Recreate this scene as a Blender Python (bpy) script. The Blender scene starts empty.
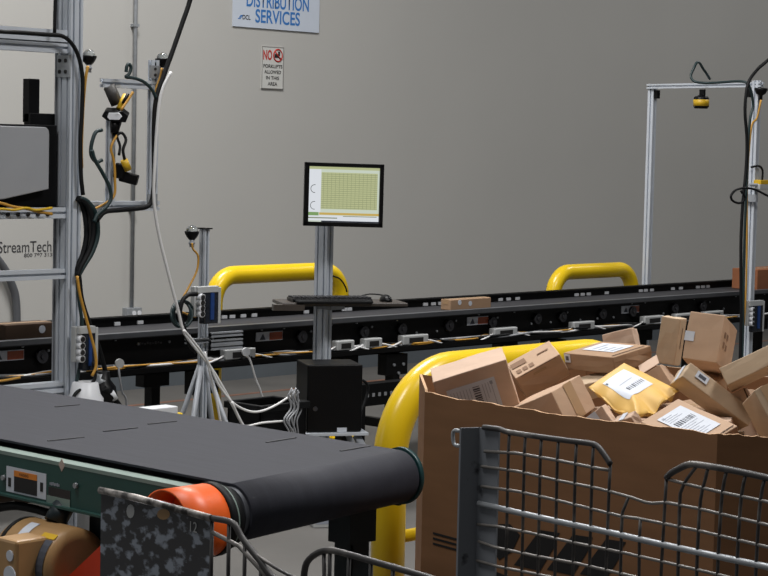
import bpy, bmesh, math, random
from mathutils import Vector as V, Matrix as M
from math import sin, cos, tan, atan, radians, pi
rnd = random.Random(7)
sc = bpy.context.scene
COL = sc.collection

# ------------------------------------------------------------------ camera
FPX, CAMH = 2000.0, 1.85
TH, ROLL, AZ = atan(142 / 2000.0), radians(1.3), radians(43)
fwd = V((cos(AZ) * cos(TH), sin(AZ) * cos(TH), -sin(TH)))
r0 = V((sin(AZ), -cos(AZ), 0)); u0 = r0.cross(fwd)
cr = cos(ROLL) * r0 + sin(ROLL) * u0
cu = -sin(ROLL) * r0 + cos(ROLL) * u0
EYE = V((0, 0, CAMH))
cd = bpy.data.cameras.new('camera'); cam = bpy.data.objects.new('camera', cd); COL.objects.link(cam)
cd.sensor_width = 36; cd.lens = 36 * FPX / 768; cd.clip_start = .05; cd.clip_end = 200
cam.matrix_world = M(((cr.x, cu.x, -fwd.x, EYE.x), (cr.y, cu.y, -fwd.y, EYE.y), (cr.z, cu.z, -fwd.z, EYE.z), (0, 0, 0, 1)))
sc.camera = cam

# ------------------------------------------------------------------ light
w = bpy.data.worlds.new('world'); sc.world = w; w.use_nodes = True
w.node_tree.nodes['Background'].inputs[0].default_value = (.93, .96, 1, 1)
w.node_tree.nodes['Background'].inputs[1].default_value = .085
def area(name, loc, sx, sy, watts, col, target=None):
    l = bpy.data.lights.new(name, 'AREA'); l.shape = 'RECTANGLE'; l.size = sx; l.size_y = sy; l.energy = watts; l.color = col
    o = bpy.data.objects.new(name, l); COL.objects.link(o); o.location = loc
    if target:
        o.rotation_euler = (V(target) - V(loc)).to_track_quat('-Z', 'Y').to_euler()
    return o
area('high_bay_light', (7.2, 8.2, 7.3), 2.4, 1.2, 530, (1, .985, .97))
area('high_bay_light', (9.5, 7.0, 7.5), 2.4, 1.2, 50, (1, .985, .97))
area('high_bay_light', (17.5, 6.5, 7.5), 2.4, 1.2, 215, (1, .985, .97))
area('high_bay_light', (6.5, 1.8, 7.0), 2.4, 1.2, 380, (1, .985, .97))
area('high_bay_light', (1.5, 4.5, 7.0), 2.4, 1.2, 230, (1, .985, .97))
area('added_left_fill', (-1.5, 10.5, 3.2), 3.4, 3.4, 35, (.9, .95, 1), (8, 6, 1))  # added cool fill from the left
sc.view_settings.view_transform = 'Standard'
sc.view_settings.look = 'None'
sc.view_settings.exposure = 0.0
sc.view_settings.gamma = 1
sc.view_settings.use_curve_mapping = False

# ------------------------------------------------------------------ sight lines onto real planes
def ray(x, y): return fwd + cr * (x - 384) / FPX + cu * (288 - y) / FPX
def onz(x, y, z): d = ray(x, y); return EYE + d * ((z - CAMH) / d.z)
def ony(x, y, Y): d = ray(x, y); return EYE + d * (Y / d.y)
def onx(x, y, X): d = ray(x, y); return EYE + d * (X / d.x)
def onv(x, y, P, az):
    n = V((-sin(az), cos(az), 0)); d = ray(x, y); return EYE + d * ((P - EYE).dot(n) / d.dot(n))

# ------------------------------------------------------------------ materials
def lin(c): return tuple(((v / 255) / 12.92 if v / 255 < .04045 else ((v / 255 + .055) / 1.055) ** 2.4) for v in c)
def mat(name, c, rough=.6, metal=0, var=.0, scale=8, bump=0, c2=None, cut=None, spec=.5, stretch=None, emit=0, detail=6, trans=0):
    m = bpy.data.materials.new(name); m.use_nodes = True; N = m.node_tree.nodes; L = m.node_tree.links
    b = N['Principled BSDF']; b.inputs['Roughness'].default_value = rough; b.inputs['Metallic'].default_value = metal
    b.inputs['Specular IOR Level'].default_value = spec
    if trans: b.inputs['Transmission Weight'].default_value = trans
    a = lin(c)
    tc = N.new('ShaderNodeTexCoord'); mp = N.new('ShaderNodeMapping'); L.new(tc.outputs['Object'], mp.inputs[0])
    if stretch: mp.inputs['Scale'].default_value = stretch
    nz = N.new('ShaderNodeTexNoise'); nz.inputs['Scale'].default_value = scale; nz.inputs['Detail'].default_value = detail
    L.new(mp.outputs[0], nz.inputs[0])
    rp = N.new('ShaderNodeValToRGB'); L.new(nz.outputs[0], rp.inputs[0])
    if c2:
        z = lin(c2); lo, hi = cut or (.35, .65)
        rp.color_ramp.elements[0].position = lo; rp.color_ramp.elements[1].position = hi
        rp.color_ramp.elements[0].color = (*a, 1); rp.color_ramp.elements[1].color = (*z, 1)
    else:
        rp.color_ramp.elements[0].position = .3; rp.color_ramp.elements[1].position = .7
        rp.color_ramp.elements[0].color = (*[v * (1 - var) for v in a], 1); rp.color_ramp.elements[1].color = (*[min(1, v * (1 + var)) for v in a], 1)
    L.new(rp.outputs[0], b.inputs['Base Color'])
    if emit:
        L.remove(b.inputs['Base Color'].links[0]); b.inputs['Base Color'].default_value = (.01, .01, .01, 1); L.new(rp.outputs[0], b.inputs['Emission Color']); b.inputs['Emission Strength'].default_value = emit
    if bump:
        bp = N.new('ShaderNodeBump'); bp.inputs['Strength'].default_value = bump; bp.inputs['Distance'].default_value = .01
        L.new(nz.outputs[0], bp.inputs['Height']); L.new(bp.outputs[0], b.inputs['Normal'])
    return m
WALL = mat('wall_paint', (175, 174, 170), .8, var=.02, scale=.9, bump=.03)
DADO = mat('dado_paint', (84, 90, 95), .7, var=.05, scale=3)
FLOOR = mat('concrete_floor', (86, 84, 81), .6, var=.12, scale=2.2, bump=.05)
TAPE_OR = mat('orange_floor_tape', (116, 80, 62), .6, var=.2, scale=9)
ALU = mat('aluminium', (196, 202, 210), .42, .15, var=.05, scale=5)
ALUD = mat('dull_aluminium', (150, 154, 160), .5, .15, var=.08, scale=9)
GALV = mat('galvanised_steel', (150, 154, 158), .45, .3, var=.12, scale=30)
BLACK = mat('black_powder_coat', (9, 9, 10), .5, var=.15, scale=12, spec=.18)
BLKPL = mat('black_plastic', (9, 9, 11), .4, var=.1, scale=10, spec=.2)
BLKRUB = mat('black_rubber', (13, 14, 16), .6, var=.1, scale=20, spec=.25)
YEL = mat('safety_yellow', (226, 190, 24), .28, var=.05, scale=6, c2=None, bump=.02)
BELTF = mat('far_belt', (48, 48, 51), .6, var=.12, scale=6, spec=.3)
BELT = mat('grey_rubber_belt', (44, 45, 53), .7, spec=.3, var=.10, scale=7, bump=.06, stretch=(6, .8, 1))
BELTSEAM = mat('belt_lacing', (34, 35, 40), .6)
GREEN = mat('green_paint', (36, 72, 66), .45, var=.12, scale=8)
GREENL = mat('worn_light_green', (122, 140, 132), .45, var=.12, scale=10)
TEAL = mat('dark_teal_paint', (15, 31, 37), .5, var=.12, scale=10)
ORANGE = mat('orange_guard', (238, 100, 34), .42, var=.07, scale=14)
RED = mat('red_orange_paint', (196, 54, 20), .45, var=.1, scale=10)
TAN = mat('tan_motor_paint', (168, 132, 88), .42, var=.08, scale=10)
WHITE = mat('white_plastic', (214, 216, 220), .4, var=.03)
CREAM = mat('pale_grey_plastic', (176, 178, 178), .45, var=.05)
PAPER = mat('label_paper', (198, 203, 212), .6, var=.02, scale=40)
PRINT = mat('label_print', (70, 74, 84), .7)
PRINTL = mat('light_label_print', (150, 156, 168), .7)
INK = mat('black_ink', (24, 22, 22), .7)
TXTBLUE = mat('blue_sign_ink', (44, 110, 178), .6)
TXTRED = mat('red_sign_ink', (176, 44, 36), .6)
SIGN = mat('sign_white', (192, 200, 212), .5, var=.02)
SIGNG = mat('sign_off_white', (196, 196, 192), .5, var=.02)
AMBER = mat('amber_cable', (186, 138, 52), .5, var=.1)
SENSY = mat('sensor_yellow', (206, 166, 30), .45, var=.08)
GREYC = mat('grey_cable', (150, 152, 156), .5, var=.1)
WHITEC = mat('white_cable', (214, 214, 214), .5)
TEALC = mat('teal_cable', (22, 44, 46), .5, var=.1)
BLUEC = mat('blue_panel', (30, 62, 120), .4, var=.15, scale=30)
CLEAR = mat('clear_dome', (222, 228, 230), .08, var=.02, trans=.9)
HOUS = mat('grey_housing', (150, 152, 156), .5, var=.04, scale=4)
BROWNT = mat('brown_laminate', (62, 56, 52), .4, var=.12, scale=9)
WINDOW_OR = mat('orange_sticker', (214, 128, 40), .5)
def cardboard(name, c, v=.06): return mat(name, c, .78, var=v, scale=5, bump=.04, stretch=(1, 1, 5), spec=.2)
CB = [cardboard('kraft_board_a', (186, 157, 132)), cardboard('kraft_board_b', (186, 164, 138)), cardboard('kraft_board_c', (202, 175, 154)), cardboard('kraft_board_d', (160, 131, 105))]
GAYL = cardboard('heavy_kraft_board', (130, 94, 66), .08)
CBEDGE = cardboard('torn_board_edge', (196, 160, 126), .1)
TAPE = mat('packing_tape', (168, 138, 106), .25, var=.04)
CRACK = mat('flap_gap', (74, 54, 40), .9)
ENVY = mat('yellow_envelope', (210, 168, 84), .55, var=.04, scale=9, bump=.05)
PLATE = mat('chipped_grey_paint', (58, 58, 61), .5, c2=(150, 158, 170), cut=(.51, .60), scale=30, stretch=(1, 1, 1.6), detail=12)
POSTP = mat('worn_grey_post', (118, 122, 128), .5, c2=(54, 56, 60), cut=(.62, .70), scale=20, detail=7)
WIRE = mat('worn_cage_wire', (62, 60, 60), .5, .2, c2=(126, 122, 118), cut=(.5, .75), scale=14, detail=3)
WIREH = mat('highlit_cage_wire', (120, 116, 112), .45, .2, c2=(84, 82, 80), cut=(.5, .75), scale=14, detail=3)  # lighter copy of the cage wire, highlights on the horizontals painted into its colour
RIMW = mat('chipped_rim', (66, 64, 62), .45, .3, c2=(206, 200, 194), cut=(.42, .6), scale=26, detail=4)
SCREEN = mat('lit_screen', (206, 216, 200), .3, emit=.88)
SCRW = mat('screen_white', (226, 230, 236), .3, emit=.88)
SCRG = mat('screen_table', (206, 212, 160), .3, emit=.7)
SCRL = mat('screen_grid_line', (160, 170, 130), .3, emit=.5)
SCRO = mat('screen_orange_bar', (226, 190, 100), .3, emit=.7)
SCRK = mat('screen_dark', (50, 70, 60), .3, emit=.2)

# ------------------------------------------------------------------ mesh helpers
def nb(): return bmesh.new()
def box(b, c, s, R=None):
    c = V(c); vs = []
    for i in (-.5, .5):
        for j in (-.5, .5):
            for k in (-.5, .5):
                p = V((s[0] * i, s[1] * j, s[2] * k)); vs.append(b.verts.new(c + (R @ p if R else p)))
    for f in ((0, 1, 3, 2), (4, 6, 7, 5), (0, 4, 5, 1), (2, 3, 7, 6), (0, 2, 6, 4), (1, 5, 7, 3)):
        b.faces.new([vs[i] for i in f])
    return vs
def span(b, lo, hi): box(b, (V(lo) + V(hi)) / 2, V(hi) - V(lo))
def sheet(b, p, u, v, n, t):
    """slab with corner p, edges u v, thickness t along n"""
    p, u, v, n = V(p), V(u), V(v), V(n).normalized() * t
    vs = [b.verts.new(q) for q in (p, p + u, p + u + v, p + v, p + n, p + u + n, p + u + v + n, p + v + n)]
    for f in ((3, 2, 1, 0), (4, 5, 6, 7), (0, 1, 5, 4), (1, 2, 6, 5), (2, 3, 7, 6), (3, 0, 4, 7)): b.faces.new([vs[i] for i in f])
def frame_of(d):
    d = d.normalized(); a = V((0, 0, 1)) if abs(d.z) < .9 else V((1, 0, 0))
    u = a.cross(d).normalized(); return u, d.cross(u)
def smooth_path(P, n=5):
    P = [V(p) for p in P]
    if len(P) < 3: return P
    o = []
    for i in range(len(P) - 1):
        a = P[i - 1] if i else P[0] * 2 - P[1]; b_, c = P[i], P[i + 1]; d = P[i + 2] if i + 2 < len(P) else P[-1] * 2 - P[-2]
        for k in range(n):
            t = k / n
            o.append(.5 * ((2 * b_) + (c - a) * t + (2 * a - 5 * b_ + 4 * c - d) * t * t + (3 * b_ - a - 3 * c + d) * t ** 3))
    o.append(P[-1]); return o
def tube(b, P, r, seg=8, smooth=0, cap=True):
    P = smooth_path(P, smooth) if smooth else [V(p) for p in P]
    rings = []; u = None
    for i, p in enumerate(P):
        d = (P[min(i + 1, len(P) - 1)] - P[max(i - 1, 0)])
        if d.length < 1e-9: d = V((0, 0, 1))
        d.normalize()
        if u is None: u, _ = frame_of(d)
        u = (u - d * u.dot(d)).normalized(); v = d.cross(u)
        rr = r[i] if isinstance(r, (list, tuple)) else r
        rings.append([b.verts.new(p + (u * cos(2 * pi * k / seg) + v * sin(2 * pi * k / seg)) * rr) for k in range(seg)])
    for A, B in zip(rings, rings[1:]):
        for k in range(seg):
            f = b.faces.new((A[k], A[(k + 1) % seg], B[(k + 1) % seg], B[k])); f.smooth = True
    if cap: b.faces.new(rings[0][::-1]); b.faces.new(rings[-1])
def cyl(b, p, q, r, seg=24): tube(b, [p, q], r, seg)
def lathe(b, c, prof, seg=20, axis=V((0, 0, 1))):
    u, v = frame_of(axis); axis = axis.normalized(); rings = []
    for r, z in prof:
        rings.append([b.verts.new(V(c) + axis * z + (u * cos(2 * pi * k / seg) + v * sin(2 * pi * k / seg)) * max(r, 1e-4)) for k in range(seg)])
    for A, B in zip(rings, rings[1:]):
        for k in range(seg):
            f = b.faces.new((A[k], A[(k + 1) % seg], B[(k + 1) % seg], B[k])); f.smooth = True
    b.faces.new(rings[0][::-1]); b.faces.new(rings[-1])
def prism(b, poly, o, U, Vv, N, t):
    """extrude 2d polygon (coords on U,V from o) by t along N"""
    o, U, Vv, N = V(o), V(U), V(Vv), V(N)
    a = [b.verts.new(o + U * x + Vv * y) for x, y in poly]; c = [b.verts.new(v.co + N * t) for v in a]; n = len(a)
    b.faces.new(a[::-1]); b.faces.new(c)
    for i in range(n): b.faces.new((a[i], a[(i + 1) % n], c[(i + 1) % n], c[i]))
def slot_profile(w, h):
    """T-slot outline w x h, one slot per ~40 mm on every side"""
    def side(L):
        n = max(1, round(L / .045)); pts = [(0, 0)]
        for i in range(n):
            c = L * (i + .5) / n; g = .0055
            pts += [(c - g, 0), (c - g, .014), (c + g, .014), (c + g, 0)]
        return pts
    P = []
    P += [(x - w / 2, y - h / 2) for x, y in side(w)]
    P += [(w / 2 - y, x - h / 2) for x, y in side(h)]
    P += [(w / 2 - x, h / 2 - y) for x, y in side(w)]
    P += [(-w / 2 + y, h / 2 - x) for x, y in side(h)]
    return P
def extr(b, p, q, w, h, up=None):
    """slotted aluminium bar from p to q; w across U, h across V"""
    p, q = V(p), V(q); d = (q - p).normalized()
    if abs(d.z) > .9: U, W = V((1, 0, 0)), V((0, 1, 0))
    else: W = V((0, 0, 1)); U = W.cross(d).normalized()
    prism(b, slot_profile(w, h), p, U, W, d, (q - p).length)
def link(name, b, m, parent=None, base=None, bevel=0, smooth=False):
    bmesh.ops.recalc_face_normals(b, faces=b.faces)
    if smooth:
        for f in b.faces: f.smooth = True
    xs = [v.co for v in b.verts]
    lo = V((min(v.x for v in xs), min(v.y for v in xs), min(v.z for v in xs))); hi = V((max(v.x for v in xs), max(v.y for v in xs), max(v.z for v in xs)))
    o0 = V(base) if base is not None else V(((lo.x + hi.x) / 2, (lo.y + hi.y) / 2, lo.z))
    bmesh.ops.translate(b, verts=b.verts, vec=-o0)
    me = bpy.data.meshes.new(name); b.to_mesh(me); b.free()
    for x in (m if isinstance(m, list) else [m]): me.materials.append(x)
    o = bpy.data.objects.new(name, me); COL.objects.link(o)
    if parent:
        o.parent = parent; o.location = o0 - world_loc(parent)
    else: o.location = o0
    if bevel:
        mo = o.modifiers.new('bevel', 'BEVEL'); mo.width = bevel; mo.segments = 2; mo.limit_method = 'ANGLE'
    return o
def world_loc(o):
    p = V(o.location)
    while o.parent: o = o.parent; p += V(o.location)
    return p
def tag(o, label, cat, group=None):
    o['label'] = label; o['category'] = cat
    if group: o['group'] = group
    return o
def thing(name, label, cat, loc, group=None):
    o = bpy.data.objects.new(name, None); o.empty_display_size = .05; COL.objects.link(o); o.location = loc
    return tag(o, label, cat, group)
def struct(name, b, m): o = link(name, b, m); o['kind'] = 'structure'; return o
def text(name, s, o, U, Vv, uw, vh, m, parent, depth=.0008, bold=0):
    """lettering fitted into a uw x vh box whose lower left corner is o"""
    cu_ = bpy.data.curves.new('t', 'FONT'); cu_.body = s; cu_.extrude = 0; cu_.offset = bold
    to = bpy.data.objects.new('t', cu_); COL.objects.link(to)
    bpy.context.view_layer.update()
    me = bpy.data.meshes.new_from_object(to.evaluated_get(bpy.context.evaluated_depsgraph_get()))
    bpy.data.objects.remove(to); bpy.data.curves.remove(cu_)
    xs = [v.co.x for v in me.vertices]; ys = [v.co.y for v in me.vertices]
    x0, x1, y0, y1 = min(xs), max(xs), min(ys), max(ys)
    U, Vv = V(U).normalized(), V(Vv).normalized(); N = U.cross(Vv)
    b = nb(); b.from_mesh(me); bpy.data.meshes.remove(me)
    for v in b.verts:
        v.co = V(o) + U * ((v.co.x - x0) / (x1 - x0) * uw) + Vv * ((v.co.y - y0) / (y1 - y0) * vh) + N * depth
    return link(name, b, m, parent)

X, Y, Z = V((1, 0, 0)), V((0, 1, 0)), V((0, 0, 1))
# ------------------------------------------------------------------ setting
WY = 11.45
b = nb(); span(b, (-6, WY, 0), (34, WY + .2, 8.5)); struct('wall_back', b, WALL)
b = nb(); span(b, (-6, -5, -.1), (34, WY, 0)); struct('floor', b, FLOOR)
b = nb(); span(b, (-6, WY - .012, 0), (34, WY, .44)); struct('trim_1', b, DADO)
b = nb(); sheet(b, (3, 10.72, 0), (22, 1.15 * 0, 0), (0, .05, 0), Z, .002)
tag(link('floor_tape', b, TAPE_OR), 'thin orange tape line on the grey floor behind the long black conveyor', 'tape')

# ------------------------------------------------------------------ wall things
c0 = ony(129, 312, WY); r_ = thing('electrical_conduit', 'thin grey conduit running down the wall to a small outlet box', 'conduit', (c0.x, WY - .03, c0.z - .04))
b = nb(); cyl(b, (c0.x, WY - .03, c0.z + .02), (c0.x, WY - .03, 5.5), .014, 12); link('pipe', b, GALV, r_)
b = nb(); span(b, (c0.x - .065, WY - .06, c0.z - .045), (c0.x + .075, WY, c0.z + .035)); ob = link('outlet_box', b, GALV, r_, bevel=.004)
for dx in (0, .05):
    b = nb(); cyl(b, (c0.x + dx, WY - .062, c0.z - .005), (c0.x + dx, WY - .058, c0.z - .005), .019, 16); link('socket_face', b, WHITE, ob)
for z in (c0.z + .75, c0.z + 2.1):
    b = nb(); span(b, (c0.x - .024, WY - .048, z), (c0.x + .024, WY, z + .02)); link('strap', b, GALV, r_)
# second conduit far left, bent at the top
b = nb(); tube(b, [ony(17, 330, WY - .05), ony(16, 300, WY - .05), ony(12, 285, WY - .05), ony(4, 268, WY - .05), ony(-14, 245, WY - .05)], .028, 12, 5)
tag(link('bent_pipe', b, mat('grey_pipe', (92, 94, 98), .45, .3)), 'bent dark grey pipe on the wall below the StreamTech lettering', 'pipe')
# big sign
x0s, x1s, zs = 10.498, 11.433, 2.743
sg = thing('distribution_sign', 'white sign with blue words DISTRIBUTION SERVICES high on the wall', 'sign', ((x0s + x1s) / 2, WY - .012, zs))
b = nb(); span(b, (x0s, WY - .012, zs), (x1s, WY - .001, zs + .62)); link('panel', b, SIGN, sg)
sy = WY - .0125
def wtxt(name, s, p, q, m, par, bold=0):
    """text from lower-left pixel p to upper-right pixel q on the wall"""
    a, c = ony(p[0], p[1], sy), ony(q[0], q[1], sy)
    return text(name, s, a, X, Z, c.x - a.x, c.z - a.z, m, par, bold=bold)
wtxt('lettering', 'SERVICES', (255.3, 22.5), (300, 12.8), TXTBLUE, sg, .018)
wtxt('lettering', 'DISTRIBUTION', (246.5, 6.4), (309, -1.6), TXTBLUE, sg, .018)
wtxt('logo_text', 'DCL', (242.5, 19.3), (250.5, 15.3), INK, sg, .02)
b = nb(); a = ony(238, 18.6, sy)
for k in range(3): span(b, (a.x + .012 * k, sy - .001, a.z + .01 * k), (a.x + .03 + .008 * k, sy, a.z + .006 + .012 * k))
link('logo_mark', b, TXTBLUE, sg)
# forklift sign
a, c = ony(260.5, 88.5, WY), ony(283, 47.6, WY); fx0, fx1, fz0, fz1 = a.x, c.x, a.z, c.z
fs = thing('forklift_sign', 'small white sign reading NO FORKLIFTS ALLOWED IN THIS AREA', 'sign', ((fx0 + fx1) / 2, WY - .01, fz0))
b = nb(); span(b, (fx0, WY - .010, fz0), (fx1, WY - .001, fz1)); link('panel', b, SIGNG, fs)
sy = WY - .0105; fw, fh = fx1 - fx0, fz1 - fz0
def ft(s, u0_, u1_, v0_, v1_, m, bold=.02): text('lettering', s, (fx0 + fw * u0_, sy, fz0 + fh * v0_), X, Z, fw * (u1_ - u0_), fh * (v1_ - v0_), m, fs, bold=bold)
ft('NO', .05, .46, .68, .92, TXTRED, .03)
ft('FORKLIFTS', .07, .94, .495, .58, INK); ft('ALLOWED', .12, .88, .36, .445, INK); ft('IN THIS', .2, .8, .22, .305, INK); ft('AREA', .28, .72, .08, .165, INK)
b = nb(); cc = V((fx0 + fw * .73, sy - .001, fz0 + fh * .8)); R_ = fw * .2
tube(b, [cc + X * cos(t * pi / 12) * R_ + Z * sin(t * pi / 12) * R_ for t in range(25)], .006, 4, cap=False)
tube(b, [cc + X * -.7 * R_ + Z * .7 * R_, cc + X * .7 * R_ - Z * .7 * R_], .006, 4); pr = link('prohibition_ring', b, TXTRED, fs)
b = nb(); box(b, cc + V((-.012, .0005, -.004)), (.05, .001, .03)); box(b, cc + V((.012, .0005, .014)), (.02, .001, .035)); box(b, cc + V((.03, .0005, -.02)), (.035, .001, .008)); link('forklift_symbol', b, INK, fs)
b = nb()
for (p, q) in (((fx0, fz0), (fx1, fz0 + .006)), ((fx0, fz1 - .006), (fx1, fz1)), ((fx0, fz0), (fx0 + .006, fz1)), ((fx1 - .006, fz0), (fx1, fz1))): span(b, (p[0], sy - .001, p[1]), (q[0], sy, q[1]))
link('border', b, mat('sign_border', (120, 118, 116), .6), fs)
# StreamTech lettering straight on the wall
sy = WY - .001; a = ony(-2, 254, sy)
st = thing('wall_lettering', 'dark StreamTech lettering with phone number on the wall at left edge', 'sign', (a.x, sy, a.z - .1))
GR = mat('dark_wall_letters', (58, 58, 60), .6)
wtxt('lettering', 'StreamTech', (-2, 253.2), (51.5, 240.5), GR, st, .004)
wtxt('phone_number', '800 797 3138', (24, 257.3), (55, 252.6), GR, st, .01)

# ------------------------------------------------------------------ yellow guard hoops
def hoop(label, xa, xb, y, z, r, rb, group=None, rail=None, skew=0):
    t = thing('guard_rail', label, 'guard rail', (xa, y, 0), group)
    P = [V((xa, y, 0)), V((xa, y, z - rb))]
    for k in range(1, 13): a = pi / 2 * k / 12; P.append(V((xa + rb - rb * cos(a), y, z - rb + rb * sin(a))))
    for k in range(0, 13): a = pi / 2 * k / 12; P.append(V((xb - rb + rb * sin(a), y, z - rb + rb * cos(a))))
    P.append(V((xb, y, 0)))
    b = nb(); tube(b, P, r, 24); link('pipe', b, YEL, t)
    for x in (xa, xb):
        b = nb(); span(b, (x - .11, y - .11, 0), (x + .11, y + .11, .012)); link('base_plate', b, YEL, t)
    if rail:
        b = nb(); cyl(b, (xa, y, rail), (xb, y, rail), .022, 12); link('lower_bar', b, YEL, t)
    return t
ha, hb = ony(213, 330, 8.8), ony(340, 300, 8.8); hz = ony(280, 273, 8.8).z
hoop('yellow pipe guard rail behind the black conveyor, left of the monitor post', ha.x, hb.x, 8.8, hz, .055, .16)
ha, hb = ony(552, 330, 8.75), ony(632, 280, 8.75); hz = ony(590, 271, 8.75).z
hoop('yellow pipe guard rail behind the black conveyor, below the aluminium arch', ha.x, hb.x, 8.75, hz, .055, .17)
ha = ony(389, 500, 4.5); hz = ony(500, 363, 4.5).z; hbx = ony(632, 350, 4.5).x
hoop('large glossy yellow guard rail curving up between the grey belt and the big carton bin', ha.x, hbx, 4.5, hz, .0575, .3, rail=ony(410, 535, 4.5).z)

# ------------------------------------------------------------------ long black conveyor
CX0, CX1, CN, CF, CZ = 2.5, 15.5, 7.87, 8.33, .87
cv = thing('long_conveyor', 'long black belt conveyor running along the back wall', 'conveyor', (9, 8.1, 0))
b = nb(); span(b, (CX0, CN + .03, CZ - .035), (CX1, CF - .01, CZ - .015)); link('belt', b, BELTF, cv)
b = nb(); span(b, (CX0, CN, CZ - .025), (CX1, CN + .05, CZ)); link('edge_strip', b, mat('worn_edge', (92, 94, 98), .4, .5, var=.1), cv)
b = nb(); span(b, (CX0, CN + .08, .66), (CX1, CN + .1, CZ - .026)); link('side_frame', b, BLACK, cv)
b = nb(); span(b, (CX0, CF - .01, .66), (CX1, CF + .01, CZ + .035)); span(b, (CX0, CF - .03, CZ + .025), (CX1, CF + .03, CZ + .035)); link('side_frame', b, BLACK, cv)
b = nb(); span(b, (CX0, CN - .04, .665), (CX1, CN + .1, .672)); span(b, (CX0, CN - .045, .655), (CX1, CN - .04, .688)); span(b, (CX0, CN - .045, .655), (CX1, CN + .1, .66)); link('cable_tray', b, BLACK, cv)
b = nb()
for k in range(34):
    x = CX0 + .3 + .385 * k; cyl(b, (x, CN + .1, .72), (x, CF - .01, .72), .024, 10)
link('return_rollers', b, ALUD, cv)
for x in (4.02, 5.53, 7.06, 8.55, 10.06, 11.57, 13.08, 14.6):
    for y in (CN + .02, CF - .04):
        b = nb(); span(b, (x - .03, y - .03, .012), (x + .03, y + .03, .64)); span(b, (x - .09, y - .035, .52), (x + .09, y + .035, .64)); span(b, (x - .07, y - .06, 0), (x + .07, y + .06, .012))
        lg = link('leg', b, BLACK, cv)
        if y < 8:
            b = nb()
            for dx, dz in ((-.03, .58), (.05, .58), (.01, .53)): cyl(b, (x + dx, y - .035, dz), (x + dx, y - .045, dz), .009, 8)
            link('bolt', b, GALV, lg)
    b = nb(); span(b, (x - .02, CN + .05, .2), (x + .02, CF - .07, .25)); link('cross_brace', b, BLACK, cv)
# sensor modules sitting in the tray (pixel columns from the left of the photo)
def conx(px, Yp=7.86): return ony(px, 340, Yp).x
for px in (240, 345, 373, 415, 505, 583, 653, 684, 713):
    x = conx(px); z = .70 if px != 373 else .70
    b = nb(); wd = .11 if px not in (373, 345) else .07
    span(b, (x - wd, CN - .02, z - .01), (x + wd, CN + .03, z + .045)); md = link('drive_module', b, CREAM, cv, bevel=.006)
    b = nb(); span(b, (x - wd * .55, CN - .023, z), (x + wd * .55, CN - .0195, z + .03)); link('terminal_strip', b, INK, md)
    b = nb()
    tube(b, [(x - wd, CN, z + .01), (x - wd - .05, CN - .015, z - .0), (x - wd - .14, CN - .02, .679)], .006, 6, 4); link('lead', b, WHITEC, md); b = nb()
    tube(b, [(x + wd, CN, z + .01), (x + wd + .05, CN - .015, z - .0), (x + wd + .13, CN - .02, .679)], .006, 6, 4); link('lead', b, WHITEC, md)
for px in (40, 205, 300, 362, 400, 447, 490, 535, 560, 600, 630, 672, 700):
    x = conx(px, 7.95)
    b = nb(); cyl(b, (x, CN + .08, .775), (x, CN + .055, .775), .034, 18); cyl(b, (x, CN + .06, .775), (x, CN + .045, .775), .014, 12)
    link('bearing', b, mat('dark_bearing', (62, 62, 66), .35, .5, var=.2) if px == 40 else bpy.data.materials['dark_bearing'], cv)
b = nb()
for k in range(60):
    x = CX0 + 2 + .18 * k + rnd.uniform(-.04, .04); z = rnd.choice((.80, .745, .83)); cyl(b, (x, CN + .08, z), (x, CN + .072, z), .007, 6)
link('bolts', b, GALV, cv)['kind'] = 'stuff'
for i, (m_, r) in enumerate(((WHITEC, .0075), (GREYC, .007), (AMBER, .0055), (WHITEC, .006), (BLKRUB, .009), (AMBER, .005))):
    P = []
    x = CX0 + 1
    while x < 14: P.append((x, CN + rnd.uniform(-.03, .06), .68 + r + rnd.uniform(0, .018))); x += rnd.uniform(.12, .3)
    b = nb(); tube(b, P, r, 6, 3); link('tray_cable', b, m_, cv)
for px in (8, 270, 478, 630):
    x = conx(px, 7.94)
    b = nb(); span(b, (x - .1, CN + .075, .765), (x + .1, CN + .0795, .815)); lb = link('warning_label', b, PAPER, cv)
    b = nb(); span(b, (x, CN + .073, .769), (x + .097, CN + .0748, .811)); link('orange_panel', b, mat('label_dull_orange', (150, 74, 46), .5) if px == 8 else bpy.data.materials['label_dull_orange'], lb)
    b = nb(); prism(b, [(x - .075, .772), (x - .03, .772), (x - .05, .806)], (0, CN + .0748, 0), X, Z, -Y, .0015); link('symbol', b, PRINT, lb)
for px in (117, 140, 224, 232, 243, 254, 306, 344, 349, 425, 433, 440, 500, 508, 517, 576, 582, 588, 606, 640, 645, 651, 672, 680, 697, 702, 707):
    p = ony(px, 300, CF - .012)
    b = nb(); span(b, (p.x - .02, CF - .022, CZ - .012), (p.x + .02, CF - .0105, CZ + .008)); link('reflector', b, WHITE, cv, bevel=.003)
wt = ony(141, 353, 7.93); b = nb()
for k in range(9): span(b, (wt.x + .018 * k, CN + .078, .792 + .003 * (k % 2)), (wt.x + .013 + .018 * k, CN + .0795, .808 - .003 * (k % 3)))
link('faded_print', b, mat('faded_grey_print', (46, 46, 50), .5), cv)
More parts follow.
